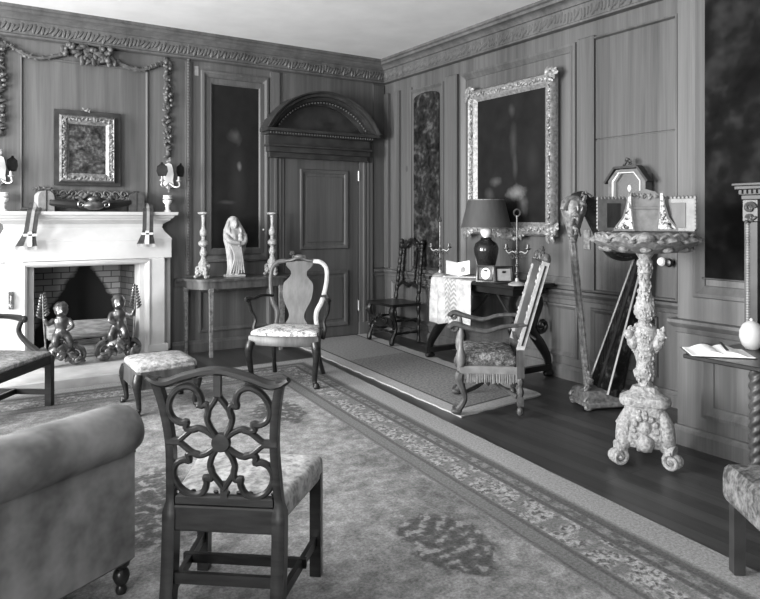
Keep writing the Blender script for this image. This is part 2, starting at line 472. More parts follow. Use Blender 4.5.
# firebox
m = MB(); m.box(FU0 - .1, FU1 + .1, VA + .42, VA + .5, 0, 1.3); struct(m.obj('wall_firebox_back', 'brick_back', smooth=False))
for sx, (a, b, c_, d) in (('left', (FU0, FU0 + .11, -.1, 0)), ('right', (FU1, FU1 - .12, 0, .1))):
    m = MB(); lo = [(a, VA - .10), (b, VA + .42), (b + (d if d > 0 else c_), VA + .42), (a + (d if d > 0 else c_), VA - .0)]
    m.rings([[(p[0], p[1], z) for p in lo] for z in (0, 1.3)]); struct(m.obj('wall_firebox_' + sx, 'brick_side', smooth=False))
m = MB(); m.box(FU0 - .1, FU1 + .1, VA + .12, VA + .5, 1.1, 1.3); struct(m.obj('trim_flue', 'soot', smooth=False))
for nm, a, b in (('left', FU0 + .002, FU0 + .05), ('right', FU1 - .045, FU1 - .002)):
    m = MB(); m.box(a, b, VA - .13, VA + .17, .08, 1.05, .004); struct(m.obj('trim_reveal_' + nm, 'stone_white', smooth=False))

# cornice, frieze, dado and skirting
room = [(UL, VA), (UB, VA), (UB, PV), (PU, PV), (PU, VF)]
crown = [(0, HC), (.17, HC), (.17, HC - .025), (.15, HC - .035), (.145, HC - .06), (.12, HC - .065), (.085, HC - .09), (.075, HC - .11), (0, HC - .11)]
m = MB(); m.sweep(room, crown); struct(m.obj('trim_1', 'pine', ang=30))
m = MB(); m.sweep(room, [(0, HC - .11), (.055, HC - .11), (.05, HC - .12), (.04, HC - .235), (.055, HC - .245), (.05, HC - .26), (.02, HC - .27), (0, HC - .27)]); struct(m.obj('trim_2', 'pine', ang=30))
m = MB(); rg = random.Random(3)
def leafrow(p, q, out):
    p, q = Vector(p), Vector(q); L = (q - p).length; n = int(L / .036)
    for i in range(n):
        c = p.lerp(q, (i + .5) / n); d = (q - p).normalized()
        M = Matrix((d, Vector(out), Vector((0, 0, 1)))).transposed().to_4x4() @ Matrix.Rotation(.45 + rg.uniform(-.35, .35), 4, 'Y')
        m.ell(c + Vector((0, 0, rg.uniform(-.015, .015))), (.018, .012, rg.uniform(.04, .055)), M, 6, 4)
leafrow((UL, VA - .046, 3.178), (UB - .05, VA - .046, 3.178), (0, -1, 0)); leafrow((UB - .046, VA - .05, 3.178), (UB - .046, PV, 3.178), (-1, 0, 0)); leafrow((PU - .046, PV - .0, 3.178), (PU - .046, .4, 3.178), (-1, 0, 0))
struct(m.obj('trim_3', 'pine'))
dado = [(0, .70), (.015, .705), (.02, .735), (.035, .75), (.045, .765), (.045, .785), (.03, .79), (0, .79)]
skirt = [(0, 0), (.028, 0), (.028, .09), (.018, .105), (.012, .12), (0, .125)]
k = 3
for path in ([(1.98, VA), (3.16, VA)], [(4.42, VA), (UB, VA), (UB, PV), (PU, PV), (PU, VF)]):
    k += 1; m = MB(); m.sweep(path, dado); struct(m.obj('trim_%d' % k, 'pine', ang=30))
for nm, path in (('back', [(1.95, VA), (3.16, VA)]), ('right', [(4.42, VA), (UB, VA), (UB, PV), (PU, PV), (PU, VF)])):
    m = MB(); m.sweep(path, skirt); struct(m.obj('baseboard_' + nm, 'pine', ang=30))
# panel mouldings and pilaster strips
PM = [(0, 0), (.006, .018), (.018, .022), (.03, .012), (.042, .006), (.045, 0)]
PMW = [(0, 0), (.008, .03), (.03, .034), (.05, .02), (.075, .008), (.08, 0)]
def trim(mb, mat='pine'):
    global k
    k += 1; return struct(mb.obj('trim_%d' % k, mat, ang=30))
def panelA(u0, u1, z0, z1, prof=PM): m = MB(TA); m.frame(u0, u1, z0, z1, prof); trim(m)
def panelB(v0, v1, z0, z1, prof=PM, T=None): m = MB(T or TB); m.frame(-v1, -v0, z0, z1, prof); trim(m)
def stripA(u0, u1, z0, z1, d=.03): m = MB(TA); m.box(u0, u1, -d, 0, z0, z1, .008); trim(m)
def stripB(v0, v1, z0, z1, d=.03): m = MB(TB); m.box(-v1, -v0, -d, 0, z0, z1, .008); trim(m)
panelA(.56, 1.715, 1.50, 2.93, [(0, 0), (.004, .016), (.012, .018), (.022, .006), (.024, 0)])
panelA(2.26, 3.03, .94, 3.0, PMW)
panelA(2.24, 3.05, .20, .66)
stripA(3.05, 3.16, .13, 3.07); stripA(4.42, 4.57, .80, 3.07, .02)
# the carved bead strip beside the chimney wall
m = MB(TA); m.box(2.095, 2.155, -.02, 0, .82, 3.07, .006)
for i in range(76): m.ell((2.125, -.024, .835 + i * .03), (.016, .014, .0155), None, 6, 4)
trim(m)
for (a, b) in ((6.93, 7.03), (6.70, 6.80), (5.60, 5.80), (3.79, 3.97)): stripB(a, b, .80, 2.96, .035)
m = MB(TB); m.box(-6.52, -6.46, -.02, 0, .8, 2.96, .006); trim(m)
panelB(5.86, 6.50, .82, 2.93, PM); panelB(3.99, 5.56, .82, 2.95, PMW)
for (a, b) in ((5.9, 6.9), (4.75, 5.75), (3.98, 4.6)): panelB(a, b, .19, .66)
panelB(3.2, 3.85, .19, .66)
panelB(.6, 2.455, .93, 3.06, PMW, TP); panelB(.6, 2.40, .20, .66, PMW, TP)

# jib door in the panelling of the right wall
d2 = thing('door_2', None, None, (UB, 3.42, 0), -PI / 2); struct(d2)
m = MB(); m.box(-.37, .37, -.012, 0, .80, 2.075, .003); m.obj('lower_panel', 'pine', d2)
m = MB(); m.box(-.37, .37, -.012, 0, 2.085, 2.92, .003); m.obj('upper_panel', 'pine', d2)
m = MB(); m.frame(-.40, .40, .79, 2.95, [(0, 0), (.006, .03), (.02, .034), (.028, .012), (.03, 0)]); m.obj('moulding', 'pine', d2)
m = MB(); m.lathe([(.0, 0), (.012, .0), (.012, .03), (.03, .045), (.034, .062), (.024, .078), (0, .082)], (.29, -.01, 1.09), 14, Matrix.Rotation(PI / 2, 4, 'X')); m.obj('knob', 'ivory', d2)
m = MB(); m.lathe([(.0, 0), (.012, .0), (.012, .03), (.03, .045), (.034, .062), (.024, .078), (0, .082)], (.355, -.01, 1.085), 14, Matrix.Rotation(PI / 2, 4, 'X')); m.obj('knob', 'ebony', d2)
m = MB(); m.box(-.47, -.405, -.045, -.03, 1.15, 1.32, .004); m.lathe([(.004, 0), (.01, .004), (.0, .008)], (-.437, -.045, 1.235), 10, Matrix.Rotation(PI / 2, 4, 'X')); m.obj('lock_plate', 'gilt_dull', d2)

# door with segmental pediment on the far wall
d1 = thing('door_1', None, None, (3.72, VA, 0)); struct(d1)
m = MB(); m.box(-.50, .47, -.03, 0, .01, 2.13, .004); m.obj('leaf', 'door_wood', d1)
for z0, z1 in ((1.05, 1.99), (.13, .80)):
    m = MB(); m.frame(-.31, .33, z0, z1, [(0, .03), (.01, .05), (.03, .05), (.05, .035), (.055, .03)]); m.box(-.23, .25, -.04, -.02, z0 + .085, z1 - .085, .006); m.obj('door_panel', 'door_wood', d1)
for z in (1.93, .36):
    m = MB(); m.tube([(.475, -.04, z - .06), (.475, -.04, z + .06)], .011, 8); m.obj('hinge', 'tin', d1)
m = MB(); m.lathe([(.014, 0), (.014, .035), (.032, .05), (.03, .07), (0, .078)], (-.44, -.03, 1.02), 12, Matrix.Rotation(PI / 2, 4, 'X')); m.obj('door_knob', 'brass', d1)
for sx in (-1, 1):
    m = MB(); x0 = .485 if sx > 0 else -.68
    x1 = x0 + .19 if sx > 0 else -.51
    m.box(x0, x1, -.04, 0, .15, 2.1, .004); m.box(x0 + .05, x0 + .075, -.06, -.03, .15, 2.1, .006); m.box(x0 + .10, x0 + .125, -.055, -.03, .15, 2.1, .006); m.box(x0 - .005, x1 + .005, -.06, 0, 0, .16, .004)
    m.obj('jamb_casing', 'pine', d1)
# entablature and arched pediment
pd = MB()
for (z0, z1, e, d) in ((2.10, 2.16, .01, .10), (2.16, 2.22, .03, .13), (2.22, 2.245, .05, .16), (2.245, 2.35, .035, .12), (2.35, 2.38, .06, .18), (2.38, 2.415, .10, .24)):
    pd.box(-.70 - e, .55 + e, -d, 0, z0, z1, .004)
pd.obj('entablature', 'wood_mid', d1)
m = MB()
xc, W, zb, rise = -.075, .725, 2.415, .45
Rr = (W * W + rise * rise) / (2 * rise); a0 = math.asin(W / Rr)
def archpts(off, n=29): return [(xc + (Rr + off) * math.sin(-a0 + 2 * a0 * i / (n - 1)), zb + rise - Rr + (Rr + off) * math.cos(-a0 + 2 * a0 * i / (n - 1))) for i in range(n)]
prof = [(-.14, 0), (-.14, .10), (-.10, .12), (-.10, .17), (-.06, .19), (-.055, .235), (-.03, .24), (-.015, .27), (.0, .275), (.0, 0)]
rs = []
for i in range(29): rs.append([(archpts(o)[i][0], -y, max(archpts(o)[i][1], zb)) for o, y in prof])
m.rings(rs); m.obj('arched_cornice', 'wood_mid', d1)
m = MB(); poly = archpts(-.12); poly = [(x, max(z, zb)) for x, z in poly]; m.prism(poly, -.07, 0, 'y'); m.obj('tympanum', 'wood_mid', d1)
m = MB()
for i in range(40): m.ell((xc - .66 + 1.32 * i / 39, -.185, 2.368), (.011, .011, .013), None, 6, 4)
for p in archpts(-.12, 41)[3:-3]: m.ell((p[0], -.185, p[1]), (.011, .01, .011), None, 6, 4)
m.obj('bead_carving', 'walnut', d1)

# ================================================================== FIREPLACE
cp = thing('chimneypiece', 'white painted chimneypiece around the open fire', 'chimneypiece', (FC, VA, 0))
hw = .78
for sx, nm in ((-1, 'left'), (1, 'right')):
    m = MB(); a, b = sorted((sx * .555, sx * .70)); m.box(a, b, -.19, 0, .085, 1.02, .006)
    a, b = sorted((sx * .70, sx * hw)); m.box(a, b, -.11, 0, .085, 1.02, .006); a, b = sorted((sx * .54, sx * .735)); m.box(a, b, -.2, 0, .085, .16, .005); m.obj('jamb', 'stone_white', cp)
m = MB(); m.box(-hw + .005, hw - .005, -.17, 0, 1.02, 1.2, .003); m.obj('lintel', 'stone_white', cp)
m = MB()
mp = [(0, .0), (.0, .155), (-.012, .165), (-.012, .19), (-.03, .20), (-.045, .196), (-.05, .19), (-.05, 0)]
# moulding round three sides of the opening
def mring(x, z, sx, sz): return [(x + sx * -d, -o, z + sz * -d) for d, o in mp]
x = FU1 - FC
rs = [[(-x + d, -o, .085) for d, o in mp], [(-x + d, -o, FZ - d) for d, o in mp], [(x - d, -o, FZ - d) for d, o in mp], [(x - d, -o, .085) for d, o in mp]]
m.rings(rs); m.obj('opening_moulding', 'stone_white', cp)
m = MB(); rs = []
for z, e in ((1.2, 0), (1.215, .0), (1.24, -.02), (1.28, -.055), (1.325, -.078), (1.36, -.07), (1.385, -.035), (1.40, -.01), (1.415, -.01)):
    rs.append([(-hw - e, -.17 - e, z), (hw + e, -.17 - e, z), (hw + e, 0, z), (-hw - e, 0, z)])
m.rings(rs); m.obj('frieze', 'stone_white', cp, ang=30)
m = MB(); rs = []
for z, e in ((1.415, .0), (1.43, .015), (1.445, .02), (1.45, .045), (1.48, .05)):
    rs.append([(-hw - e, -.18 - e, z), (hw + e, -.18 - e, z), (hw + e, 0, z), (-hw - e, 0, z)])
m.rings(rs); m.obj('shelf', 'stone_white', cp, ang=30)
hs = thing('hearth', None, None, (FC, 6.5, 0)); struct(hs)
m = MB(); m.box(-1.6, .72, -.40, .96, 0, .085, .008); m.obj('hearth_slab', 'hearth_stone', hs)
HZ = .085
# small brass hook on the left jamb
t = thing('bell_pull', 'small brass bell pull fixed on the left jamb of the white chimneypiece', 'bell pull', (.47, VA - .19, .60))
m = MB(); m.box(-.018, .018, -.012, 0, .0, .16, .004); m.obj('back_plate', 'brass', t)
m = MB(); m.tube([(0, -.012, .12), (0, -.05, .12), (0, -.06, .09), (0, -.05, .05)], .007, 8); m.ell((0, -.05, .035), (.014, .014, .018)); m.obj('lever', 'brass', t)

# logs, ash
ash = MB(); ash.ell((0, 0, 0), (.34, .2, .022), None, 20, 8); o = ash.obj('ash_bed', 'ash', loc=(1.12, 7.15, HZ + .012)); tag(o, 'bed of pale ash under the logs in the fireplace', 'ash', kind='stuff')
def log(loc, rz, tilt, L, r, label):
    rg = random.Random(int(L * 1000)); rs = []
    for i in range(9):
        t = i / 8; q = r * (1 + rg.uniform(-.09, .09)); rs.append([(-L / 2 + L * t, q * math.cos(a) * (1 + .06 * math.sin(3 * a + i)), q * math.sin(a)) for a in [2 * PI * j / 12 for j in range(12)]])
    m = MB(Matrix.Rotation(tilt, 4, 'Y')); m.rings(rs); o = m.obj('fire_log', 'log', loc=loc, rotz=rz); tag(o, label, 'log', 'logs laid in the fireplace')
log((1.12, 6.95, HZ + .285), R(2), R(-1), .70, .075, 'big rough log lying highest across the fire')
log((1.10, 6.80, HZ + .256), R(-2), R(1), .66, .05, 'pale split log lying in front of the big rough log')
log((1.07, 7.20, HZ + .085), R(12), R(0), .42, .045, 'lower log at the back nearer the left firedog')
log((1.13, 7.02, HZ + .065), R(-14), R(0), .36, .05, 'short log lying lowest between the firedogs')

# andirons: cherub on a leafy scroll base, with a flowering branch
def andiron():
    t = thing('andiron', 'left bronze cherub firedog raising a leafy branch on its left', 'andiron', (.85, 6.62, HZ), 0, 'cherub firedogs')
    rg = random.Random(11)
    m = MB(); m.scroll((-.10, 0, .075), .075, 1.3, (1, 0, 0), (0, 0, 1), .022, 6, .2, PI * .5); m.scroll((.10, 0, .075), .075, 1.3, (-1, 0, 0), (0, 0, 1), .022, 6, .2, PI * .5)
    m.ell((0, 0, .12), (.10, .06, .06)); m.leaves([(-.12, -.03, .06), (0, -.06, .13), (.12, -.03, .06)], .035, 26, rg, .8); m.leaves([(-.08, 0, .17), (.08, 0, .17)], .03, 10, rg, .6); m.obj('scroll_base', 'bronze', t)
    m = MB()
    m.ell((0, 0, .27), (.052, .045, .06)); m.ell((0, -.005, .34), (.055, .045, .06)); m.ell((0, -.01, .435), (.054, .054, .056)); m.ell((0, -.065, .425), (.009, .012, .009)); m.ell((-.02, -.05, .41), (.016, .016, .014)); m.ell((.02, -.05, .41), (.016, .016, .014)); m.tube([(0, 0, .36), (0, -.005, .41)], .022, 8)
    limb(m, [(-.03, 0, .25), (-.045, -.045, .20), (-.03, -.03, .15)], [.034, .03, .02]); limb(m, [(.03, 0, .25), (.06, -.02, .19), (.05, -.01, .14)], [.034, .03, .02])
    limb(m, [(-.05, 0, .36), (-.095, -.03, .335), (-.12, -.03, .38)], [.022, .018, .014]); limb(m, [(.05, 0, .36), (.075, -.045, .31), (.03, -.06, .28)], [.022, .018, .014])
    for i in range(26):
        a = i * 2.4; q = .35 + .65 * i / 26; m.ell((.05 * q * math.cos(a), .006 + .05 * q * math.sin(a), .492 - .045 * q * q), .014, None, 6, 4)
    o = m.obj('cherub', 'bronze', t); rm = o.modifiers.new('blend', 'REMESH'); rm.mode = 'VOXEL'; rm.voxel_size = .008; rm.use_smooth_shade = True
    m = MB(); m.tube([(-.11, -.03, .16), (-.125, -.03, .38), (-.13, -.03, .56)], .008, 6)
    for i in range(16):
        z = .40 + .011 * i; sx = 1 if i % 2 else -1; m.ell((-.128 + sx * .026 * (1.15 - i / 18), -.03, z), (.024 * (1.1 - i / 24), .008, .010), Matrix.Rotation(-sx * .7, 4, 'Y'), 6, 4)
    m.obj('branch', 'bronze', t)
    m = MB(); m.box(-.012, .012, .03, .40, .13, .16, .003); m.box(-.015, .015, .36, .39, 0, .15, .003); m.obj('log_bar', 'iron', t)
    return t
an = andiron()
an2 = dup(an, (1.345, 6.66, HZ), 0, 'right bronze cherub firedog holding its leafy branch beside the bright jamb')
an2.scale = (-1.16, 1.1, 1.24); an.scale = (1.16, 1.1, 1.18)

# ------------------------------------------------------------------ on the mantel shelf
SZ = 1.48
def dome_box(loc, rz, mat, label):
    t = thing('domed_case', label, 'case', loc, rz, 'domed cases at the shelf ends')
    w, h = .072, .185
    poly = [(-w, 0), (w, 0)] + [(w * math.cos(a), h - .055 + .065 * math.sin(a)) for a in [PI * i / 10 for i in range(11)]]
    m = MB(); m.prism(poly, -.05, .05, 'y'); m.obj('case_body', mat, t, ang=50)
    m = MB(); m.box(-.006, .006, -.054, .054, .0, h + .012, .002); m.obj('seam_band', 'leather' if mat != 'leather' else 'wood_mid', t)
    m = MB(); m.box(-.03, .03, -.012, .012, h + .008, h + .02, .004); m.obj('handle', 'iron', t); return t
dome_box((.75, 6.945, SZ), R(14), 'photo_grey', 'pale domed case at the left end of the mantel shelf')
dome_box((1.572, 6.945, SZ), R(-6), 'leather', 'dark domed case at the right end of the mantel shelf')
def sash(loc, lean, label):
    t = thing('sash', label, 'sash', loc, 0, 'dark sashes over the mantel')
    # centre line: from the shelf top, over the edge and down in front
    cl = [(.015, -.13, .085), (.014, -.16, .07), (.010, -.195, .035), (.0, -.245, .01), (-.005, -.262, -.03), (-.01, -.264, -.18), (-.02, -.266, -.24), (-.03, -.268, -.315)]
    wd = [.045, .05, .052, .052, .05, .052, .062, .09]
    P = smooth_path(cl, 5); Wd = lerp_list(wd, len(P))
    def strip(a, b, off, name, mat):
        m = MB(); rs = []
        for i, (p, w) in enumerate(zip(P, Wd)):
            x = p.x + lean * max(0, .1 - p.z) * .25; d = (P[min(i + 1, len(P) - 1)] - P[max(i - 1, 0)]).normalized(); nrm = Vector((0, d.z, -d.y))
            if nrm.y > 0: nrm = -nrm
            o = nrm * off
            rs.append([(x + a * w, p.y + o.y, p.z + o.z), (x + b * w, p.y + o.y, p.z + o.z), (x + b * w, p.y + o.y - nrm.y * .006, p.z + o.z - nrm.z * .006), (x + a * w, p.y + o.y - nrm.y * .006, p.z + o.z - nrm.z * .006)])
        m.rings(rs); m.obj(name, mat, t)
    strip(-1, 1, 0, 'band', 'leather'); strip(-.26, .26, .004, 'centre_stripe', 'photo_grey')
    m = MB(); x = -.018 + lean * .06
    m.box(x - .016, x + .016, -.282, -.272, -.318, -.185, .003); m.box(x - .055, x + .055, -.282, -.272, -.225, -.203, .003); m.obj('cross', 'white_paint', t)
    m = MB(); x = -.03 + lean * .105; rg = random.Random(2)
    for i in range(30): m.bar((x - .085 + .17 * i / 29, -.268, -.313), (x - .088 + .176 * i / 29, -.27, -.345 + rg.uniform(-.004, .004)), .004, .003)
    m.obj('fringe', 'photo_grey', t); return t
sash((.66, 7.075, SZ), -.40, 'dark sash with white cross hanging by the pale domed case')
sash((1.66, 7.075, SZ), .05, 'dark sash with white cross hanging by the dark domed case')
# long bow-shaped carved ornament lying along the shelf
t = thing('carved_bow', 'long dark bow-shaped carving with a central scroll lying along the mantel shelf', 'carving', (1.16, 6.86, SZ))
m = MB(); P = smooth_path([(-.37, .06, .085), (-.22, .04, .075), (-.08, .03, .055), (0, .02, .048), (.08, .03, .055), (.20, .04, .075), (.35, .06, .095)], 6)
m.tube(P, lerp_list([.03, .042, .048, .048, .048, .042, .03], len(P)), 8); m.obj('bow', 'mahogany', t)
m = MB(); P = smooth_path([(-.36, .045, .105), (-.2, .03, .095), (0, -.0, .075), (.2, .03, .095), (.34, .045, .12)], 5); m.tube(P, .010, 6); m.obj('cord', 'wood_shelf', t)
m = MB(); m.ell((0, -.04, .06), (.10, .035, .045)); m.ell((0, -.025, .115), (.06, .035, .035)); m.scroll((-.11, -.04, .065), .04, 1.4, (1, 0, 0), (0, 0, 1), .012); m.scroll((.11, -.04, .065), .04, 1.4, (-1, 0, 0), (0, 0, 1), .012); m.obj('central_scroll', 'bronze', t)
# pierced carved cresting standing behind
t = thing('carved_cresting', 'pierced leafy wood cresting standing on the mantel under the framed relief', 'carving', (1.16, 7.025, SZ))
rg = random.Random(5); m = MB(); m.box(-.34, .34, -.012, .02, 0, .08, .004); m.leaves([(-.34, 0, .15), (-.2, 0, .14), (0, 0, .15), (.2, 0, .14), (.33, 0, .13)], .03, 60, rg, 1.1)
for sx in (-1, 1):
    for i in range(4): m.scroll((sx * (.07 + .08 * i), -.005, .165 + .008 * (i % 2)), .04, 1.3, (sx, 0, 0), (0, 0, 1), .011, 6)
m.leaves([(-.48, 0, .21), (-.36, 0, .22)], .02, 8, rg, .6); m.tube([(-.5, 0, .21), (-.42, 0, .22), (-.34, 0, .21), (-.30, 0, .15)], .012, 6); m.obj('leaf_scrolls', 'carved_pine', t)
# small urns under the sconces
def urn(loc, label):
    t = thing('mantel_urn', label, 'urn', loc, 0, 'pale urns under the sconces')
    m = MB(); m.lathe([(0, 0), (.034, 0), (.034, .012), (.02, .022), (.018, .05), (.026, .06), (.018, .07), (.02, .078), (.044, .10), (.047, .135), (.04, .16), (.045, .168), (.04, .172), (0, .172)], seg=16); m.obj('urn_body', 'ivory', t)
    m = MB(); m.lathe([(.0475, .125), (.051, .13), (.0475, .137)], seg=16); m.obj('band', 'brass', t); return t
u1 = urn((1.885, 6.965, SZ), 'pale urn standing on the right end of the mantel shelf')
dup(u1, (.415, 6.965, SZ), 0, 'pale urn on the left end of the mantel shelf, cut by the picture edge')
# wall sconces
def sconce(loc, label):
    t = thing('wall_sconce', label, 'sconce', loc, 0, 'white wall sconces')
    pl = [(0, .27), (.03, .255), (.042, .21), (.05, .15), (.042, .09), (.05, .05), (.03, .02), (0, 0)]; poly = [(x, z) for x, z in pl] + [(-x, z) for x, z in pl[-2:0:-1]]
    m = MB(); m.prism(poly, -.025, 0, 'y'); m.obj('back_plate', 'white_paint', t)
    for sx in (-1, 1):
        m = MB(); P = smooth_path([(0, -.025, .06), (sx * .05, -.07, .02), (sx * .09, -.09, .03), (sx * .085, -.09, .075)], 5); m.tube(P, .008, 6); m.lathe([(0, 0), (.012, 0), (.028, .012), (.028, .016), (.012, .02), (.012, .06), (0, .06)], (sx * .085, -.09, .07), 10)
        a = m.obj('candle_arm', 'tin', t)
        m = MB(); poly = [(-.03, 0), (.03, 0), (.046, .05), (.04, .10), (.012, .125), (.008, .14), (-.008, .14), (-.012, .125), (-.04, .10), (-.046, .05)]; m.T = Matrix.Translation((sx * .085, -.105, .125)) @ Matrix.Rotation(sx * .5, 4, 'Z')
        rs = []
        for y, q in ((-.02, .95), (-.026, 1.25), (-.02, 1.25)): rs.append([(x * q, y + .25 * abs(x), z) for x, z in poly])
        m.rings(rs); m.obj('shade', 'shade_cloth', t)
    m = MB(); m.leaves([(-.01, -.03, .28), (.01, -.03, .31)], .018, 6, random.Random(4), .6); m.obj('finial', 'gilt', t)
    m = MB(); m.tube([(0, -.03, .05), (0, -.05, .01), (0, -.03, -.03)], .012, 6); m.obj('pendant', 'gilt', t)
    return t
s1 = sconce((1.918, VA, 1.72), 'white two-light wall sconce with dark shades right of the fireplace')
dup(s1, (.395, VA, 1.72), 0, 'white wall sconce with a dark shade, cut by the left picture edge')

# ------------------------------------------------------------------ carved festoon and drops over the chimneypiece
t = thing('carved_festoon', 'carved flower swag under the cornice over the fireplace', 'carving', (1.15, VA, 2.93))
rg = random.Random(21); m = MB(); m.leaves([(-.20, -.03, .08), (-.07, -.05, .10), (.0, -.05, .02), (.12, -.05, .09), (.22, -.03, .05)], .042, 60, rg, 1.2)
for i in range(16): m.ell((rg.uniform(-.22, .22), -.07, rg.uniform(-.0, .15)), rg.uniform(.018, .032), None, 8, 5)
m.obj('flower_cluster', 'carved_pine', t)
for sx in (-1, 1):
    m = MB(); P = smooth_path([(sx * .2, -.02, .06), (sx * .38, -.03, -.005), (sx * .5, -.03, -.012), (sx * .62, -.03, .04), (sx * .74, -.02, .10)], 5)
    m.tube(P, lerp_list([.02, .022, .02, .014, .01], len(P)), 6); m.leaves(P, .02, 46, rg, .8); m.obj('ribbon_swag', 'carved_pine', t)
def drop(loc, label):
    t = thing('carved_drop', label, 'carving', loc, 0, 'carved flower drops beside the overmantel')
    rg = random.Random(31); m = MB(); m.leaves([(0, -.015, 0), (.01, -.02, -.3), (-.01, -.02, -.6), (0, -.02, -1.0)], .032, 90, rg, .85); m.tube([(0, -.008, .02), (0, -.008, -1.02)], .012, 6)
    for i in range(22): m.ell((rg.uniform(-.035, .035), -.045, -rg.uniform(0, 1.0)), rg.uniform(.014, .024), None, 7, 5)
    m.obj('flower_drop', 'carved_pine', t); return t
d_ = drop((1.906, VA, 3.07), 'carved flower drop hanging above the right white sconce')
dup(d_, (.385, VA, 3.05), 0, 'carved flower drop at the left picture edge above the left sconce', scale=(1.3, 1, .86))

# framed relief over the mantel
def picture(name, label, loc, rz, w, h, fw, fd, fmat, cmat, rg, cat='picture', ornate=True, lump=.022, backboard=None):
    t = thing(name, label, cat, loc, rz)
    m = MB(); m.frame(-w / 2, w / 2, 0, h, [(0, 0), (0, fd * .6), (fw * .18, fd), (fw * .4, fd * .75), (fw * .7, fd * .8), (fw, fd * .45), (fw, 0)])
    if ornate:
        for (a, b) in (((-w / 2 + fw * .4, fw * .45), (w / 2 - fw * .4, fw * .45)), ((-w / 2 + fw * .4, h - fw * .45), (w / 2 - fw * .4, h - fw * .45)), ((-w / 2 + fw * .45, fw * .5), (-w / 2 + fw * .45, h - fw * .5)), ((w / 2 - fw * .45, fw * .5), (w / 2 - fw * .45, h - fw * .5))):
            L = math.hypot(b[0] - a[0], b[1] - a[1]); m.leaves([(a[0], -fd * .8, a[1]), (b[0], -fd * .8, b[1])], lump, int(L / lump * 1.1), rg, .55)
    m.obj('frame', fmat, t)
    m = MB(); m.box(-w / 2 + fw * .8, w / 2 - fw * .8, -fd * .4, -.004, fw * .8, h - fw * .8); m.obj('canvas', cmat, t, smooth=False)
    if backboard:
        m = MB(); b = backboard; m.box(-w / 2 - b[0], w / 2 + b[1], -fd * .3, 0, -b[2], h + b[3], .004); m.obj('backboard', 'wood_mid', t)
    return t
p_ = picture('framed_relief', 'small picture in a carved dark frame hung above the mantel', (1.135, VA - .022, 1.765), 0, .50, .64, .085, .06, 'gilt_dull', 'relief_art', random.Random(41), lump=.02, backboard=(.045, .055, .035, .05))
m = MB(); m.leaves([(-.03, -.03, .70), (.03, -.03, .70)], .02, 6, random.Random(1), .5); m.obj('crest', 'gilt_dull', p_)
painting('dark_panel_art', .008, [(.0, 1.22, .10, .10, .05), (.04, .89, .03, .05, .10), (-.1, .5, .14, .03, .03), (.02, .7, .12, .5, .012)], .012)
t = thing('dark_tall_painting', 'tall very dark painting set in the panel between fireplace and door', 'picture', (2.647, VA, 1.09))
m = MB(); m.box(-.268, .268, -.012, 0, 0, 1.77); m.obj('canvas', 'dark_panel_art', t, smooth=False)
m = MB(); m.frame(-.33, .33, -.06, 1.83, [(0, 0), (0, .02), (.05, .025), (.065, .014), (.065, 0)]); m.obj('frame', 'pine', t)
m = MB(); m.ell((.315, -.03, .20), .012); m.obj('knob', 'ivory', t)
t = MB(); t.box(-.02, .02, -.004, 0, 0, .10); o = t.obj('wall_card', 'photo_grey', loc=(2.215, VA - .001, 2.93)); tag(o, 'small pale card fixed high on the panelling', 'card')
# ================================================================== CONSOLE TABLE, STATUE, CANDLESTICKS
t = thing('console_table', 'slim bow-cornered console table under the dark tall painting', 'table', (2.635, VA - .02, 0))
def dshape(w, d, r=.17, n=8, ins=0):
    p = [(-w + ins, 0)] + [(-w + ins + (r) * (1 - math.cos(a)) * 1.0, -d + ins + r * 1.6 * (1 - math.sin(a))) for a in [PI / 2 * i / (n - 1) for i in range(n)]]
    return p + [(-x, y) for x, y in p[::-1]]
m = MB(); m.prism(dshape(.585, .37), .77, .795, 'z'); m.obj('top', 'walnut', t)
m = MB(); m.prism(dshape(.585, .37, ins=.02), .69, .77, 'z'); m.obj('apron', 'walnut', t)
for x, y in ((-.55, -.04), (-.385, -.345), (.385, -.345), (.55, -.04)):
    m = MB(); m.rings([[(x + sx * q, y + sy * q, z) for sx, sy in ((-1, -1), (1, -1), (1, 1), (-1, 1))] for z, q in ((0, .016), (.05, .017), (.052, .013), (.66, .019), (.662, .022), (.70, .022))]); m.obj('leg', 'gilt_dull', t)
def candlestick(loc, label):
    t = thing('carved_candlestick', label, 'candlestick', loc, 0, 'carved candlesticks on the console table'); rg = random.Random(51)
    m = MB(); m.lathe([(0, .13), (.05, .13), (.055, .15), (.03, .19), (.022, .22), (.036, .245), (.04, .27), (.026, .30), (.02, .32), (.05, .345), (.052, .375), (.02, .40), (.018, .43), (.036, .45), (.038, .49), (.02, .52), (.016, .56), (.02, .62), (.024, .655), (.055, .668), (.058, .685), (.02, .69), (0, .69)], seg=14); m.obj('stem', 'gesso', t)
    m = MB()
    for a in (-PI / 2, PI / 6, 5 * PI / 6):
        d = Vector((math.cos(a), math.sin(a), 0)); m.scroll(d * .045 + Vector((0, 0, .10)), .05, 1.2, d, (0, 0, 1), .018, 6, .2, PI * .6); m.ell(d * .08 + Vector((0, 0, .018)), (.022, .022, .018)); m.ell(d * .06 + Vector((0, 0, .06)), (.028, .028, .04))
    m.ell((0, 0, .10), (.05, .05, .07)); m.leaves([(-.04, -.04, .05), (.04, -.04, .13)], .018, 12, rg, .9); m.obj('scroll_foot', 'gesso', t); return t
c1 = candlestick((2.225, 6.86, .795), 'carved candlestick on the left end of the console table')
dup(c1, (2.985, 6.84, .795), 0, 'carved candlestick right of the veiled statue on the console table')
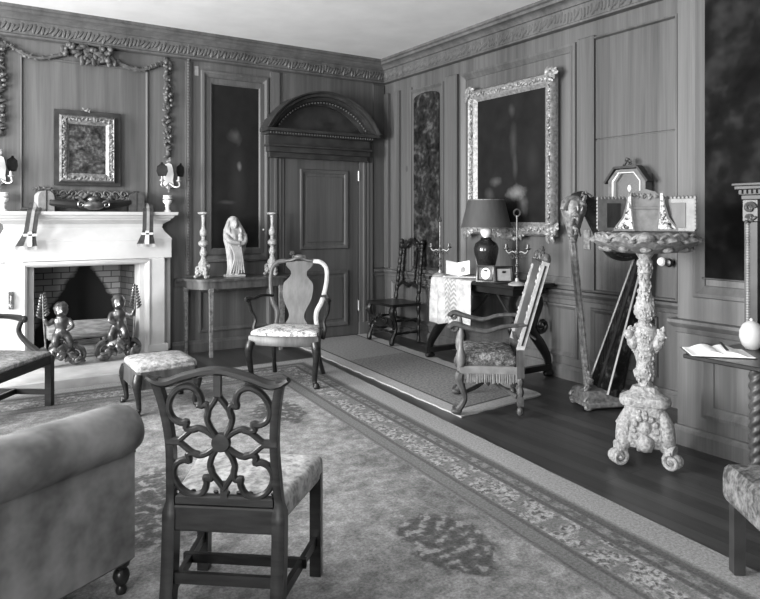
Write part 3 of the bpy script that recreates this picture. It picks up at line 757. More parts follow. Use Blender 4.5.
# veiled figure
t = thing('veiled_statue', 'pale veiled statue of a woman holding a child, on the console table', 'statue', (2.56, 6.86, .795), R(-4))
m = MB(); rs = []
lv = [(0, .085, .06), (.03, .083, .06), (.10, .075, .055), (.2, .08, .06), (.3, .095, .07), (.38, .11, .08), (.45, .118, .085), (.50, .108, .075), (.545, .085, .06), (.585, .068, .058), (.62, .05, .045), (.645, .02, .02)]
for i, (z, rx, ry) in enumerate(lv):
    ring = []
    for kk in range(40):
        a = 2 * PI * kk / 40; w = 1 + (.16 if z < .42 else .05) * math.sin(8 * a + 7 * z) + .05 * math.sin(3 * a - 11 * z)
        x = rx * w * math.cos(a); y = ry * w * math.sin(a)
        if y < 0 and .46 < z < .62 and abs(x) < .06: y *= .55     # hollow of the hood
        ring.append((x + .012 * math.sin(z * 7), y, z))
    rs.append(ring)
m.rings(rs)
m.ell((0.0, -.034, .56), (.034, .036, .045)); m.ell((0, -.07, .555), (.006, .008, .012)); m.ell((.045, -.075, .44), (.026, .026, .03)); m.ell((.05, -.07, .385), (.035, .03, .045))
limb(m, [(-.10, -.03, .45), (-.075, -.09, .385), (.03, -.105, .36)], [.034, .03, .022]); limb(m, [(.10, -.03, .45), (.09, -.08, .37), (.02, -.10, .345)], [.03, .026, .018])
for i in range(6): limb(m, [(-.07 + .022 * i, -.075, .36), (-.02 + .016 * i, -.082, .22), (-.06 + .03 * i, -.066, .04)], [.012, .014, .008], 6)
o = m.obj('figure', 'statue_stone', t); rm = o.modifiers.new('blend', 'REMESH'); rm.mode = 'VOXEL'; rm.voxel_size = .006; rm.use_smooth_shade = True
m = MB(); m.box(-.10, .10, -.075, .07, 0, .028, .008); m.obj('plinth', 'statue_stone', t)

# ================================================================== WALL B: PICTURES
painting('portrait_art', .004, [(.03, 1.2, .06, .08, .03), (.05, .88, .06, .2, .022), (.07, .66, .04, .14, .025), (.09, .40, .15, .09, .16), (.17, .30, .09, .12, .08), (-.2, .52, .10, .07, .06), (-.28, .40, .08, .08, .035), (.30, .7, .1, .2, .010)], .014)
pp = picture('portrait_painting', 'large dark portrait in a carved gilt frame over the writing table', (UB - .036, 4.765, 1.255), -PI / 2, 1.17, 1.47, .125, .075, 'gilt', 'portrait_art', random.Random(61), lump=.022)
rg = random.Random(62)
for (x, z) in ((-.56, .03), (.56, .03), (-.56, 1.44), (.56, 1.44)):
    m = MB(); m.leaves([(x - .03, -.06, z - .03), (x + .03, -.06, z + .03)], .045, 12, rg, .8); m.scroll((x, -.07, z), .06, 1.3, (1, 0, 0), (0, 0, 1), .016); m.obj('corner_carving', 'gilt', pp)
m = MB(); m.leaves([(-.2, -.05, .02), (0, -.06, -.02), (.2, -.05, .02)], .034, 22, rg, .7); m.ell((0, -.07, -.01), (.09, .025, .035)); m.obj('base_shell', 'gilt', pp)
m = MB(TB); ap = [(-6.42, .86), (-5.94, .86), (-5.94, 2.80)] + [(-6.18 + .24 * math.cos(a), 2.80 + .06 * math.sin(a)) for a in [PI * i / 8 for i in range(1, 8)]] + [(-6.42, 2.80)]
t = thing('tapestry_strip', 'tall narrow leafy tapestry in the panel beside the corner', 'tapestry', (UB - .004, 6.18, .86), -PI / 2)
m = MB(); m.prism([(x + 6.18, z - .86) for x, z in ap], -.012, 0, 'y'); m.obj('weaving', 'verdure', t, smooth=False)
m = MB(); m.box(-.25, .25, -.02, -.0, -.03, 0, .003); m.obj('lower_border', 'wood_mid', t)
t = thing('dark_tapestry', 'large dark worn tapestry filling the panel behind the cabinet', 'tapestry', (PU - .004, 1.572, 1.06), -PI / 2)
m = MB(); m.box(-.80, .80, -.014, 0, 0, 1.94); m.obj('weaving', 'dark_verdure', t, smooth=False)
m = MB(); m.box(-.82, .82, -.016, 0, -.012, 0, .003); m.obj('lower_border', 'wood_mid', t)
# gabled mirror hung on the jib door
t = thing('gabled_mirror', 'small mirror in an octagonal gabled wood frame on the panelling', 'mirror', (UB - .075, 3.40, 1.43), -PI / 2); t.scale = (.86, 1, .93)
oc = [(-.20, 0), (.20, 0), (.20, .31), (.11, .40), (-.11, .40), (-.20, .31)]; oi = [(x * .70, .05 + z * .80) for x, z in oc]; om = [(x * .76, .045 + z * .825) for x, z in oc]
m = MB(); m.rings([[(x, 0, z) for x, z in oc], [(x, -.05, z) for x, z in oc], [(x, -.05, z) for x, z in om], [(x, -.02, z) for x, z in om]], cap=False); m.box(-.19, .19, -.004, .045, .03, .36); m.obj('frame', 'rest_wood', t, ang=25)
m = MB(); m.rings([[(x, -.052, z) for x, z in om], [(x, -.056, z) for x, z in om], [(x, -.054, z) for x, z in oi], [(x, -.02, z) for x, z in oi]], cap=False); m.obj('inner_edge', 'ivory', t, ang=25)
m = MB(); m.prism(om, -.022, -.012, 'y'); m.obj('glass', 'mirror', t)
m = MB()
for a, b in (((-.23, .29), (-.122, .418)), ((-.122, .418), (.122, .418)), ((.122, .418), (.23, .29))): m.bar((a[0], -.035, a[1]), (b[0], -.035, b[1]), .07, .02, (0, 0, 1))
m.obj('gable_moulding', 'wood_mid', t)
m = MB(); m.leaves([(-.03, -.03, .45), (0, -.03, .49), (.03, -.03, .45)], .022, 10, random.Random(9), .5); m.obj('crest', 'wood_mid', t)

# ================================================================== WRITING TABLE AND WHAT STANDS ON IT
TZ = .84
t = thing('writing_table', 'dark trestle table with scrolled legs under the big portrait', 'table', (4.31, 4.75, 0), -PI / 2)   # local x = -v, local -y = into the room
m = MB(); m.box(-.66, .54, -.26, .235, TZ - .035, TZ, .006); m.obj('top', 'oak_dark', t)
m = MB(); m.box(-.58, .47, -.20, .19, TZ - .10, TZ - .035, .004); m.obj('apron', 'oak_dark', t)
for x in (-.60, .42):
    for sy in (-1, 1):
        m = MB(); out = -.12 if x < 0 else .08
        pts = [(x, sy * .10, .76), (x, sy * .17, .66), (x + out * .2, sy * .10, .52), (x + out * .4, sy * .05, .42), (x + out * .6, sy * .15, .28), (x + out * .8, sy * .21, .16), (x + out, sy * .20, .05)]
        P = smooth_path(pts, 5); m.tube(P, lerp_list([.035, .05, .042, .05, .052, .042, .035], len(P)), 8, flat=.5, fn=(1, 0, 0)); m.scroll((x + out * .4, sy * .17, .46), .07, 1.4, (0, -sy, 0), (0, 0, -1), .025, 6); m.ell((x + out, sy * .2, .035), (.04, .06, .034)); m.obj('leg', 'oak_dark', t)
    m = MB(); m.bar((x + out * .9, -.22, .09), (x + out * .9, .20, .09), .05, .05); m.obj('foot_rail', 'oak_dark', t)
for sx in (-1, 1):
    m = MB(); m.tube(smooth_path([(sx * .55, 0, .36), (sx * .38, -.02, .45), (sx * .2, -.0, .56), (sx * .05, .0, .72)], 5), .011, 6); m.scroll((sx * .36, 0, .48), .05, 1.2, (sx, 0, 0), (0, 0, 1), .009); m.obj('iron_stretcher', 'iron', t)
# runner cloth
t = thing('table_runner', 'pale patterned runner hanging over the front of the writing table', 'cloth', (4.05, 5.05, TZ), -PI / 2)
m = MB(); rs = []
cl = [(.30, .004), (.1, .004), (0.02, .004), (-.012, -.01), (-.018, -.06), (-.02, -.2), (-.022, -.34), (-.025, -.44)]
P = smooth_path([(0, y, z) for y, z in cl], 4)
V = []
for p in P:
    row = []
    for j in range(25):
        x = -.30 + .60 * j / 24; dz = max(0, -p.z); y = p.y - .022 * math.sin(j * .95 + 2) * min(1, dz * 4)
        zz = p.z - (.035 * math.sin(j * .4) * dz)
        row.append(m.v((x * (1 - .06 * dz), y, zz)))
    V.append(row)
for i in range(len(V) - 1):
    for j in range(24): m.f([V[i][j], V[i][j + 1], V[i + 1][j + 1], V[i + 1][j]])
o = m.obj('cloth', 'table_runner_cloth', t); sd = o.modifiers.new('thick', 'SOLIDIFY'); sd.thickness = .005; sd.offset = 1
# lamp
t = thing('table_lamp', 'table lamp with a wide dark shade and dark vase base', 'lamp', (4.205, 4.73, TZ))
m = MB(); m.lathe([(0, 0), (.058, 0), (.06, .02), (.055, .03)], seg=20); m.obj('foot', 'oak_dark', t)
m = MB(); m.lathe([(0, .03), (.058, .03), (.062, .05), (.09, .16), (.112, .26), (.115, .30), (.10, .345), (.065, .37), (.05, .385), (.055, .40), (0, .40)], seg=24); m.obj('vase', 'ceramic_dark', t)
m = MB(); m.lathe([(0, .395), (.03, .395), (.03, .41), (.018, .42), (.018, .60), (.006, .61), (.006, .755), (0, .755)], seg=12); m.obj('stem', 'brass', t)
m = MB(); m.ell((0, 0, .46), (.055, .055, .07), None, 14, 10); m.obj('globe', 'ivory', t)
m = MB(); rs = []
for (r, z) in ((.235, .485), (.168, .752), (.160, .752), (.228, .485)): rs.append([(r * math.cos(2 * PI * j / 40), r * math.sin(2 * PI * j / 40), z) for j in range(40)])
m.rings(rs, loop=True); m.obj('shade', 'silk_shade', t)
for (r, z) in ((.237, .49), (.169, .747)): m = MB(); m.tube([(r * math.cos(2 * PI * j / 40), r * math.sin(2 * PI * j / 40), z) for j in range(40)], .004, 5, closed=True); m.obj('shade_trim', 'gilt_dull', t)
# tall iron pricket and adjustable candle stand
def candle_stand(loc, label, h, ring):
    t = thing('candle_stand', label, 'candle stand', loc, R(-60), 'iron candle stands on the writing table')
    m = MB(); m.lathe([(0, 0), (.075, 0), (.078, .012), (.05, .024), (.018, .035), (.013, .06), (0, .06)], seg=18); m.obj('base', 'tin', t)
    m = MB(); m.tube([(0, 0, .05), (0, 0, h - .06)], .008, 8)
    for z in (.10, .17, .24): m.ell((0, 0, z), (.018, .018, .016))
    if ring: m.tube([(.028 * math.cos(2 * PI * j / 16), 0, h - .035 + .03 * math.sin(2 * PI * j / 16)) for j in range(16)], .007, 6, closed=True)
    else: m.lathe([(.008, h - .06), (.02, h - .05), (.014, h - .03), (.004, h)], seg=8)
    m.obj('pole', 'iron_grey', t)
    m = MB(); P = smooth_path([(-.10, 0, h * .47), (-.075, 0, h * .42), (-.04, 0, h * .44), (0, 0, h * .42), (.04, 0, h * .44), (.075, 0, h * .42), (.10, 0, h * .47)], 4); m.tube(P, .008, 6)
    for sx in (-1, 1):
        m.lathe([(.0, 0), (.012, .0), (.03, .012), (.03, .018), (.014, .02), (.014, .05), (.0, .05)], (sx * .095, 0, h * .46), 10); m.scroll((sx * .045, 0, h * .37), .03, 1.3, (sx, 0, 0), (0, 0, 1), .006)
    m.ell((0, 0, h * .43), (.022, .022, .03)); m.obj('candle_arms', 'iron_grey', t); return t
candle_stand((4.13, 4.25, TZ), 'iron candle stand with a ring top on the right end of the writing table', .66, True)
candle_stand((4.15, 5.355, TZ), 'iron candle stand with a spike top by the open card on the table', .60, False)
# open card
t = thing('open_card', 'open white card standing on the writing table runner', 'card', (4.22, 5.16, TZ + .006), R(-38))
for sx in (-1, 1):
    m = MB(Matrix.Rotation(R(-30), 4, 'X') @ Matrix.Rotation(-sx * R(24), 4, 'Z')); m.box(min(0, sx * .125), max(0, sx * .125), 0, .004, .004, .15); m.obj('leaf', 'paper', t, smooth=False)
m = MB(Matrix.Rotation(R(-30), 4, 'X') @ Matrix.Rotation(-R(24), 4, 'Z')); m.ell((.055, -.001, .06), (.026, .002, .034)); m.obj('round_seal', 'photo_grey', t)
m = MB(); m.box(-.17, .2, -.09, .09, 0, .004); o = m.obj('paper_sheet', 'paper', loc=(4.24, 5.14, TZ + .0035), rotz=R(-45), smooth=False); tag(o, 'flat white paper lying under the open card', 'paper')
# two small framed pictures
def desk_frame(loc, rz, oval, label):
    t = thing('photo_frame', label, 'picture frame', loc, rz, 'dark photo frames on the writing table'); M = Matrix.Rotation(R(-12), 4, 'X')
    m = MB(M); m.frame(-.085, .085, 0, .155, [(0, 0), (0, .012), (.012, .016), (.024, .010), (.026, .004)]); m.box(-.08, .08, -.002, .004, .004, .15); m.obj('frame', 'ebony', t)
    m = MB(M); m.box(-.062, .062, -.006, -.002, .022, .132); m.obj('mount', 'photo_grey' if not oval else 'leather', t, smooth=False)
    if oval: m = MB(M); m.ell((0, -.006, .078), (.042, .004, .054), None, 20, 6); m.obj('oval_portrait', 'paper', t)
    m = MB(); m.bar((0, .004, .11), (0, .07, .004), .03, .004); m.obj('strut', 'ebony', t); return t
desk_frame((4.08, 4.60, TZ), R(-55), True, 'small dark frame with a pale oval portrait before the lamp')
desk_frame((4.14, 4.42, TZ), R(-30), False, 'small dark frame just right of the oval portrait frame')

# ================================================================== HARP
hp = thing('harp', 'tall pedal harp with a gilt carved head leaning by the right wall', 'harp', (4.06, 3.42, 0), math.atan2(-.361, .933))
# local x runs from the pillar towards the soundbox, in the plane of the strings
m = MB(); m.tube([(-.0, 0, .10), (-.055, 0, .6), (-.135, 0, 1.30)], [.026, .021, .024], 12)
for a in range(8):
    q = 2 * PI * a / 8; m.tube([(-.005 + .026 * math.cos(q), .026 * math.sin(q), .15), (-.055 + .021 * math.cos(q), .021 * math.sin(q), .6), (-.133 + .024 * math.cos(q), .024 * math.sin(q), 1.28)], .006, 5)
m.obj('pillar', 'gilt_dull', hp)
rg = random.Random(71)
m = MB(); m.lathe([(0, 1.26), (.03, 1.26), (.04, 1.30), (.055, 1.35), (.075, 1.42), (.095, 1.49), (.085, 1.55), (.04, 1.585), (0, 1.59)], (-.125, 0, 0), 16); m.leaves([(-.14, -.05, 1.29), (-.14, -.08, 1.42), (-.09, -.07, 1.56)], .026, 44, rg, 1.4)
m.scroll((-.13, -.04, 1.48), .095, 1.6, (-1, 0, 0), (0, 0, 1), .026, 8); m.leaves([(-.02, -.02, 1.585), (-.08, -.02, 1.60)], .022, 8, rg, .8); m.obj('carved_head', 'gilt_dull', hp)
m = MB(); P = smooth_path([(-.125, 0, 1.55), (-.06, 0, 1.56), (.01, 0, 1.505), (.07, 0, 1.40), (.125, 0, 1.27), (.19, 0, 1.17), (.28, 0, 1.135), (.37, 0, 1.15), (.44, 0, 1.21)], 6)
m.tube(P, lerp_list([.05, .066, .076, .072, .06, .05, .045, .045, .05], len(P)), 10, flat=.7, fn=(0, 1, 0)); m.obj('neck', 'mahogany', hp)
m = MB()
for i in range(24):
    t_ = .12 + .7 * i / 23; p = P[int(t_ * (len(P) - 1))]; m.lathe([(0, 0), (.005, 0), (.006, .03), (0, .03)], (p.x, -.03, p.z - .012), 6, Matrix.Rotation(PI / 2, 4, 'X'))
m.obj('tuning_pins', 'iron', hp)
# soundbox, half-round at the back, and its pale edge lines
b0, b1 = Vector((.08, 0, .12)), Vector((.47, 0, 1.24)); ax = (b1 - b0).normalized(); nx = Vector((ax.z, 0, -ax.x))
m = MB(); rs = []
for i in range(9):
    t_ = i / 8; c = b0.lerp(b1, t_); w = .15 * (1 - t_) + .055 * t_
    rs.append([c + Vector((0, w * math.cos(a), 0)) + nx * (w * 1.25 * math.sin(a)) for a in [PI * j / 12 for j in range(13)]])
m.rings(rs); m.obj('soundbox', 'lacquer', hp)
m = MB()
for s_ in (-1, 1): m.tube([b0 + Vector((0, s_ * .145, 0)) - nx * .006, b1 + Vector((0, s_ * .05, 0)) - nx * .006], .008, 6)
m.obj('edge_line', 'tin', hp)
m = MB(); m.bar(b0 - nx * .008, b1 - nx * .008, .03, .008, nx); m.obj('string_rib', 'wood_mid', hp)
for i in range(26):
    t_ = .06 + .86 * i / 25; q = b0.lerp(b1, t_); top = min(P, key=lambda p: abs(p.x - (q.x - .03)))
    m = MB(); z1 = top.z; m.tube([(q.x, 0, q.z), (q.x - .01, -.012, z1)], .0009, 4)
    if z1 > q.z + .03: m.obj('string', 'iron_grey', hp)
    else: m.bm.free()
m = MB(); m.box(-.07, .28, -.125, .125, .035, .14, .02); m.box(-.085, .30, -.14, .14, .02, .06, .01); m.obj('pedal_box', 'gilt_dull', hp)
for x, y in ((-.06, -.11), (-.06, .11), (.26, -.11), (.26, .11)):
    m = MB(); m.ell((x, y, .026), (.035, .03, .026)); m.scroll((x, y, .07), .035, 1.2, (-1, 0, 0), (0, 0, 1), .012); m.obj('paw_foot', 'gilt', hp)
m = MB(); m.leaves([(-.06, -.07, .13), (-.02, -.04, .20), (-.03, -.035, .28)], .022, 22, rg, .8); m.obj('base_carving', 'gilt', hp)
for i in range(4):
    m = MB(); m.tube([(.2, -.12 + .08 * i, .06), (.38, -.15 + .1 * i, .05)], .007, 6); m.obj('pedal', 'brass', hp)

# ================================================================== TORCHERE WITH BOOK REST
tc = thing('carved_torchere', 'tall pale carved candle stand with three scroll feet', 'stand', (3.385, 2.445, 0), R(-53))
rg = random.Random(81)
def wob3(a, z): return .9 + .08 * math.sin(12 * a) * (1 if (.55 < z < .95) else .3)
m = MB(); m.lathe([(0, .40), (.045, .40), (.04, .45), (.038, .49), (.06, .515), (.064, .535), (.05, .555), (.045, .575), (.055, .60), (.072, .66), (.082, .72), (.088, .76), (.07, .79), (.042, .815), (.034, .825), (.052, .845), (.064, .875), (.062, .91), (.05, .95), (.037, 1.0), (.031, 1.06), (.03, 1.09), (.046, 1.105), (.044, 1.125), (.034, 1.14), (.05, 1.165), (.036, 1.185), (.06, 1.22), (0, 1.24)], seg=24, wob=wob3)
for z, r, n in ((.875, .052, 12), (.72, .070, 14), (.53, .050, 12), (1.16, .036, 10)):
    for i in range(n): a = 2 * PI * i / n; m.ell((r * math.cos(a), r * math.sin(a), z), (.009, .009, .02), None, 6, 5)
stem_r = [(.45, .036), (.53, .058), (.575, .04), (.66, .066), (.76, .08), (.82, .031), (.875, .058), (.95, .045), (1.06, .027), (1.125, .04), (1.18, .033)]
for i in range(190):
    z = rg.uniform(.46, 1.17); q = next((a_, b_) for a_, b_ in zip(stem_r, stem_r[1:]) if b_[0] >= z); s = (z - q[0][0]) / (q[1][0] - q[0][0]); r = q[0][1] + (q[1][1] - q[0][1]) * s
    a = rg.uniform(0, 2 * PI); w_ = rg.uniform(.005, .010); m.ell((r * .98 * math.cos(a), r * .98 * math.sin(a), z), (w_, w_, w_ * rg.uniform(1.2, 2.2)), Matrix.Rotation(rg.uniform(-.6, .6), 4, 'X'), 6, 4)
m.obj('stem', 'gesso', tc)
for i in range(3):
    a = -PI / 2 + PI / 3 + 2 * PI * i / 3
    m = MB(); d = Vector((math.cos(a), math.sin(a), 0)); m.ell(d * .10 + Vector((0, 0, .752)), (.027, .027, .032), None, 10, 8); m.ell(d * .075 + Vector((0, 0, .715)), (.034, .034, .05), None, 8, 6); m.ell(d * .126 + Vector((0, 0, .748)), (.009, .009, .008)); m.leaves([d * .09 + Vector((0, 0, .778)), d * .10 + Vector((0, 0, .782))], .013, 9, rg, 1.2); m.leaves([d * .06 + Vector((0, 0, .66)), d * .10 + Vector((0, 0, .72))], .014, 8, rg, .8); m.obj('cherub_head', 'gesso', tc)
# three-sided pedestal
m = MB(); rs = []
for z, r in ((.12, .11), (.17, .13), (.22, .125), (.29, .105), (.345, .10), (.352, .122), (.372, .128), (.385, .125), (.40, .122), (.412, .10), (.425, .075), (.455, .06)):
    ring = []
    for kk in range(36):
        a = 2 * PI * kk / 36; tri = 1 / max(math.cos(((a + PI / 2 + PI / 3) % (2 * PI / 3)) - PI / 3), .55); ring.append((r * min(tri, 1.35) * .86 * math.cos(a), r * min(tri, 1.35) * .86 * math.sin(a), z))
    rs.append(ring)
m.rings(rs); m.obj('pedestal', 'gesso', tc)
for i in range(3):
    a = -PI / 2 + 2 * PI * i / 3; d = Vector((math.cos(a), math.sin(a), 0)); sd_ = Vector((-d.y, d.x, 0))
    m = MB(); c = d * .085
    m.ell(c + Vector((0, 0, .235)), (.04, .04, .05), None, 10, 8); m.ell(c + d * .02 + Vector((0, 0, .15)), (.05, .05, .05), None, 10, 8)
    for q in range(12):
        b_ = 2 * PI * q / 12; m.ell(c + d * .015 + sd_ * (.062 * math.cos(b_)) + Vector((0, 0, .22 + .075 * math.sin(b_))), .02, None, 6, 5)
    for q in range(10): m.ell(c * .98 + sd_ * rg.uniform(-.04, .04) + Vector((0, 0, rg.uniform(.14, .34))), rg.uniform(.012, .022), None, 6, 4)
    m.obj('cartouche_carving', 'gesso', tc)
for i in range(3):
    a = -PI / 2 + PI / 3 + 2 * PI * i / 3; d = Vector((math.cos(a), math.sin(a), 0)); sd_ = Vector((-d.y, d.x, 0))
    m = MB()
    P = smooth_path([d * .085 + Vector((0, 0, .33)), d * .12 + Vector((0, 0, .25)), d * .125 + Vector((0, 0, .18)), d * .14 + Vector((0, 0, .125)), d * .18 + Vector((0, 0, .115))], 5)
    m.tube(P, lerp_list([.03, .05, .055, .045, .035], len(P)), 10); c = d * .172 + Vector((0, 0, .062))
    for off in (-.032, -.012, .012, .032): m.scroll(c + sd_ * off, .048, 1.6, d, (0, 0, 1), .014, 8, .15, PI * .5)
    M = Matrix((d, sd_, Vector((0, 0, 1)))).transposed().to_4x4()
    m.ell(c, (.046, .03, .046), M, 12, 8); m.ell(c + Vector((0, 0, 0)), (.018, .052, .018), M, 8, 6); m.ell(d * .115 + Vector((0, 0, .2)), (.045, .055, .055), M, 10, 8)
    for q in range(14): m.ell(d * rg.uniform(.125, .15) + sd_ * rg.uniform(-.04, .04) + Vector((0, 0, rg.uniform(.12, .25))), rg.uniform(.012, .022), None, 6, 4)
    m.obj('scroll_foot', 'gesso', tc)
# carved tray
m = MB(); rs = []; n = 72
for (r, z, amp) in ((.03, 1.215, 0), (.13, 1.225, .02), (.21, 1.243, .05), (.275, 1.268, .08), (.325, 1.295, .06), (.318, 1.305, .06), (.28, 1.325, .04), (.25, 1.342, .03), (.235, 1.335, 0), (.2, 1.315, 0), (.02, 1.31, 0)):
    r *= .9; rs.append([(r * (1 + amp * math.cos(12 * 2 * PI * j / n)) * math.cos(2 * PI * j / n), r * (1 + amp * math.cos(12 * 2 * PI * j / n)) * math.sin(2 * PI * j / n), z - amp * .18 * (1 - math.cos(12 * 2 * PI * j / n))) for j in range(n)])
m.rings(rs); m.obj('tray', 'grey_carving', tc)
m = MB()
for i in range(12):
    a = 2 * PI * i / 12; d = Vector((math.cos(a), math.sin(a), 0)); sd_ = Vector((-d.y, d.x, 0))
    m.scroll(d * .257 + sd_ * .03 + Vector((0, 0, 1.30)), .036, 1.4, sd_, (d * .35 + Vector((0, 0, .9))), .010, 6); m.scroll(d * .257 - sd_ * .035 + Vector((0, 0, 1.295)), .034, 1.4, -sd_, (d * .35 + Vector((0, 0, .9))), .010, 6)
    m.ell(d * .225 + Vector((0, 0, 1.246)), (.034, .034, .02), None, 8, 6); m.ell(d * .275 + sd_ * .075 + Vector((0, 0, 1.29)), (.022, .022, .012), None, 8, 6)
for i in range(3):
    a = -PI / 2 + 2 * PI * i / 3; d = Vector((math.cos(a), math.sin(a), 0)); m.ell(d * .272 + Vector((0, 0, 1.31)), (.05, .04, .03), None, 12, 8); m.ell(d * .295 + Vector((0, 0, 1.31)), (.02, .02, .018), None, 10, 6)
m.obj('rim_carving', 'grey_carving', tc)
br = thing('book_rest', 'carved folding book rest with white inlaid uprights on the carved stand', 'book rest', (3.39, 2.447, 1.345), R(-53)); br.scale = (.88, .9, 1.0)
m = MB(); m.prism([(-.085, 0), (.085, 0), (.085, .20), (.06, .225), (.0, .24), (-.06, .225), (-.085, .20)], -.06, -.045, 'y'); m.box(-.08, .08, -.068, -.058, .125, .14, .002); m.obj('centre_panel', 'rest_wood', br)
m = MB(); rg = random.Random(91); m.leaves([(-.06, -.06, .2), (.06, -.06, .2)], .016, 14, rg, .8); m.obj('panel_carving', 'rest_wood', br)
for sx in (-1, 1):
    poly = [(sx * .085, .225), (sx * .105, .225), (sx * .118, .15), (sx * .14, .08), (sx * .19, .02), (sx * .205, 0), (sx * .065, 0), (sx * .078, .1)]
    m = MB(); m.prism(poly, -.085, -.065, 'y'); m.obj('side_bracket', 'rest_wood', br, smooth=False)
    poly2 = [(sx * .088, .215), (sx * .103, .215), (sx * .108, .15), (sx * .13, .075), (sx * .185, .012), (sx * .075, .012), (sx * .086, .1)]
    m = MB(); m.prism(poly2, -.089, -.084, 'y'); m.obj('inlay', 'inlay_flowers', br, smooth=False)
    if sx < 0: m = MB(); m.ell((sx * .095, -.078, .245), (.013, .013, .02)); m.obj('finial', 'ivory', br)
    m = MB(Matrix.Translation((sx * .09, -.03, 0)) @ Matrix.Rotation(-sx * R(28), 4, 'Z')); a, b = sorted((0, sx * .22)); m.box(a, b, 0, .014, .0, .185, .003)
    for i in range(9): m.ell((sx * (.02 + .2 * i / 8), .007, .188), (.013, .009, .012), None, 6, 4); m.ell((sx * .222, .007, .02 + .165 * i / 8), (.012, .009, .013), None, 6, 4)
    m.obj('wing', 'rest_wood', br)
    m = MB(Matrix.Translation((sx * .09, -.03, 0)) @ Matrix.Rotation(-sx * R(28), 4, 'Z')); a, b = sorted((sx * .07, sx * .165)); m.box(a, b, -.004, .0, .02, .16, .001); m.obj('wing_panel', 'wood_mid', br)
m = MB(); m.box(-.20, .20, -.06, .02, -.032, 0, .004); m.obj('base', 'wood_mid', br)
# ================================================================== RUGS
RT = .013                                   # rug thickness
def rug(name, label, corners, nx, ny, mat, uvs, loc, wob=0.):
    """corners far-left, far-right, near-right, near-left in plan"""
    bm = bmesh.new(); uvl = bm.loops.layers.uv.new('UVMap'); fl, fr, nr, nl = [Vector(c) for c in corners]; V = []; UV = {}
    rg = random.Random(5); L0 = Vector(loc[:2])
    for i in range(ny + 1):
        row = []
        for j in range(nx + 1):
            s, t = j / nx, i / ny; p = (fl.lerp(fr, s)).lerp(nl.lerp(nr, s), t)
            z = .012
            e = Vector((0, 0))
            if wob and (j in (0, nx) or i in (0, ny)): e = Vector((rg.uniform(-wob, wob), rg.uniform(-wob, wob)))
            v = bm.verts.new((p.x - L0.x + e.x, p.y - L0.y + e.y, z)); UV[v] = uvs(s, t, p); row.append(v)
        V.append(row)
    for i in range(ny):
        for j in range(nx):
            f = bm.faces.new([V[i][j], V[i + 1][j], V[i + 1][j + 1], V[i][j + 1]])
            for lp in f.loops: lp[uvl].uv = UV[lp.vert]
    r = bmesh.ops.extrude_face_region(bm, geom=bm.faces[:]); vs = [x for x in r['geom'] if isinstance(x, bmesh.types.BMVert)]
    for v in vs: v.co.z = .001
    bmesh.ops.recalc_face_normals(bm, faces=bm.faces)
    me = bpy.data.meshes.new(name); bm.to_mesh(me); bm.free(); me.materials.append(MATS[mat])
    o = bpy.data.objects.new(name, me); C.objects.link(o); o.location = (loc[0], loc[1], 0); return tag(o, *label)
FR, NR = Vector((3.12, 6.08)), Vector((2.60, .2))
def cuv(s, t, p):
    d = (FR - NR).normalized(); n_ = Vector((d.y, -d.x)); return (-(p - FR).dot(n_), (6.08 - p.y))
rug('carpet', ('huge patterned carpet with a flowered border covering most of the floor', 'carpet'), [(-1.6, 6.08), FR, NR, (-1.9, .2)], 40, 50, 'carpet_wool', cuv, (.6, 3), .004)
rug('runner_rug', ('long narrow rug with a pale edge under the cane armchair', 'rug'), [(3.27, 7.0), (4.29, 7.0), (4.0, 3.83), (3.06, 3.71)], 16, 40, 'runner_wool', lambda s, t, p: (s * 1.02, (1 - t) * 3.2), (3.6, 5.4), .010)

# ================================================================== CHAIR HELPERS
def cab_leg(x, y, sx, sy, h, k=.036, a=.02, foot=.032):
    """cabriole leg: knee bulging out, ankle in, pad foot"""
    pts = [(x, y, h), (x + sx * .012, y + sy * .012, h - .05), (x + sx * .014, y + sy * .014, h * .66), (x + sx * .0, y + sy * .0, h * .34), (x - sx * .004, y - sy * .004, h * .12), (x + sx * .012, y + sy * .014, .028)]
    m = MB(); P = smooth_path(pts, 5); m.tube(P, lerp_list([k, k * 1.05, k * .82, a * 1.15, a, a * 1.1], len(P)), 10)
    m.lathe([(0, 0), (foot * .8, 0), (foot, .012), (foot * .8, .026), (a, .04), (0, .04)], (x + sx * .016, y + sy * .02, 0), 12); return m
def rounded_seat(wf, wb, yf, yb, n=8, bow=.05, r=.05):
    p = []
    for i in range(n + 1):
        s = i / n; p.append((-wf + 2 * wf * s, yf - bow * math.sin(PI * s)))
    p += [(wf + .008, yf + .05), (wb + .01, yb - .04), (wb - .01, yb), (-wb + .01, yb), (-wb - .01, yb - .04), (-wf - .008, yf + .05)]
    return p

# ------------------------------------------------------------------ armchair with vase splat
QL = RT + .004
t = thing('splat_armchair', 'walnut armchair with a broad vase splat and pale embroidered seat near the door', 'armchair', (2.49, 5.325, QL), face(-.65, -.76))
seat = rounded_seat(.30, .225, -.215, .215, bow=.045)
m = MB(); m.rings([[(x * q, y * q, z) for x, y in seat] for z, q in ((.335, .98), (.34, 1), (.41, 1.0), (.42, .97))]); m.obj('seat_rail', 'walnut', t)
m = MB(); m.pad([(x * .95, y * .95) for x, y in seat], .40, .455, .018, .025); m.obj('seat', 'needlework', t)
for sx in (-1, 1): cab_leg(sx * .275, -.225, sx, -1, .37).obj('leg', 'mahogany', t)
for sx in (-1, 1):
    m = MB(); P = smooth_path([(sx * .205, .20, .40), (sx * .205, .205, .2), (sx * .215, .245, .10), (sx * .225, .30, .0)], 5); m.tube(P, lerp_list([.023, .02, .019, .022], len(P)), 8); m.obj('leg', 'mahogany', t)
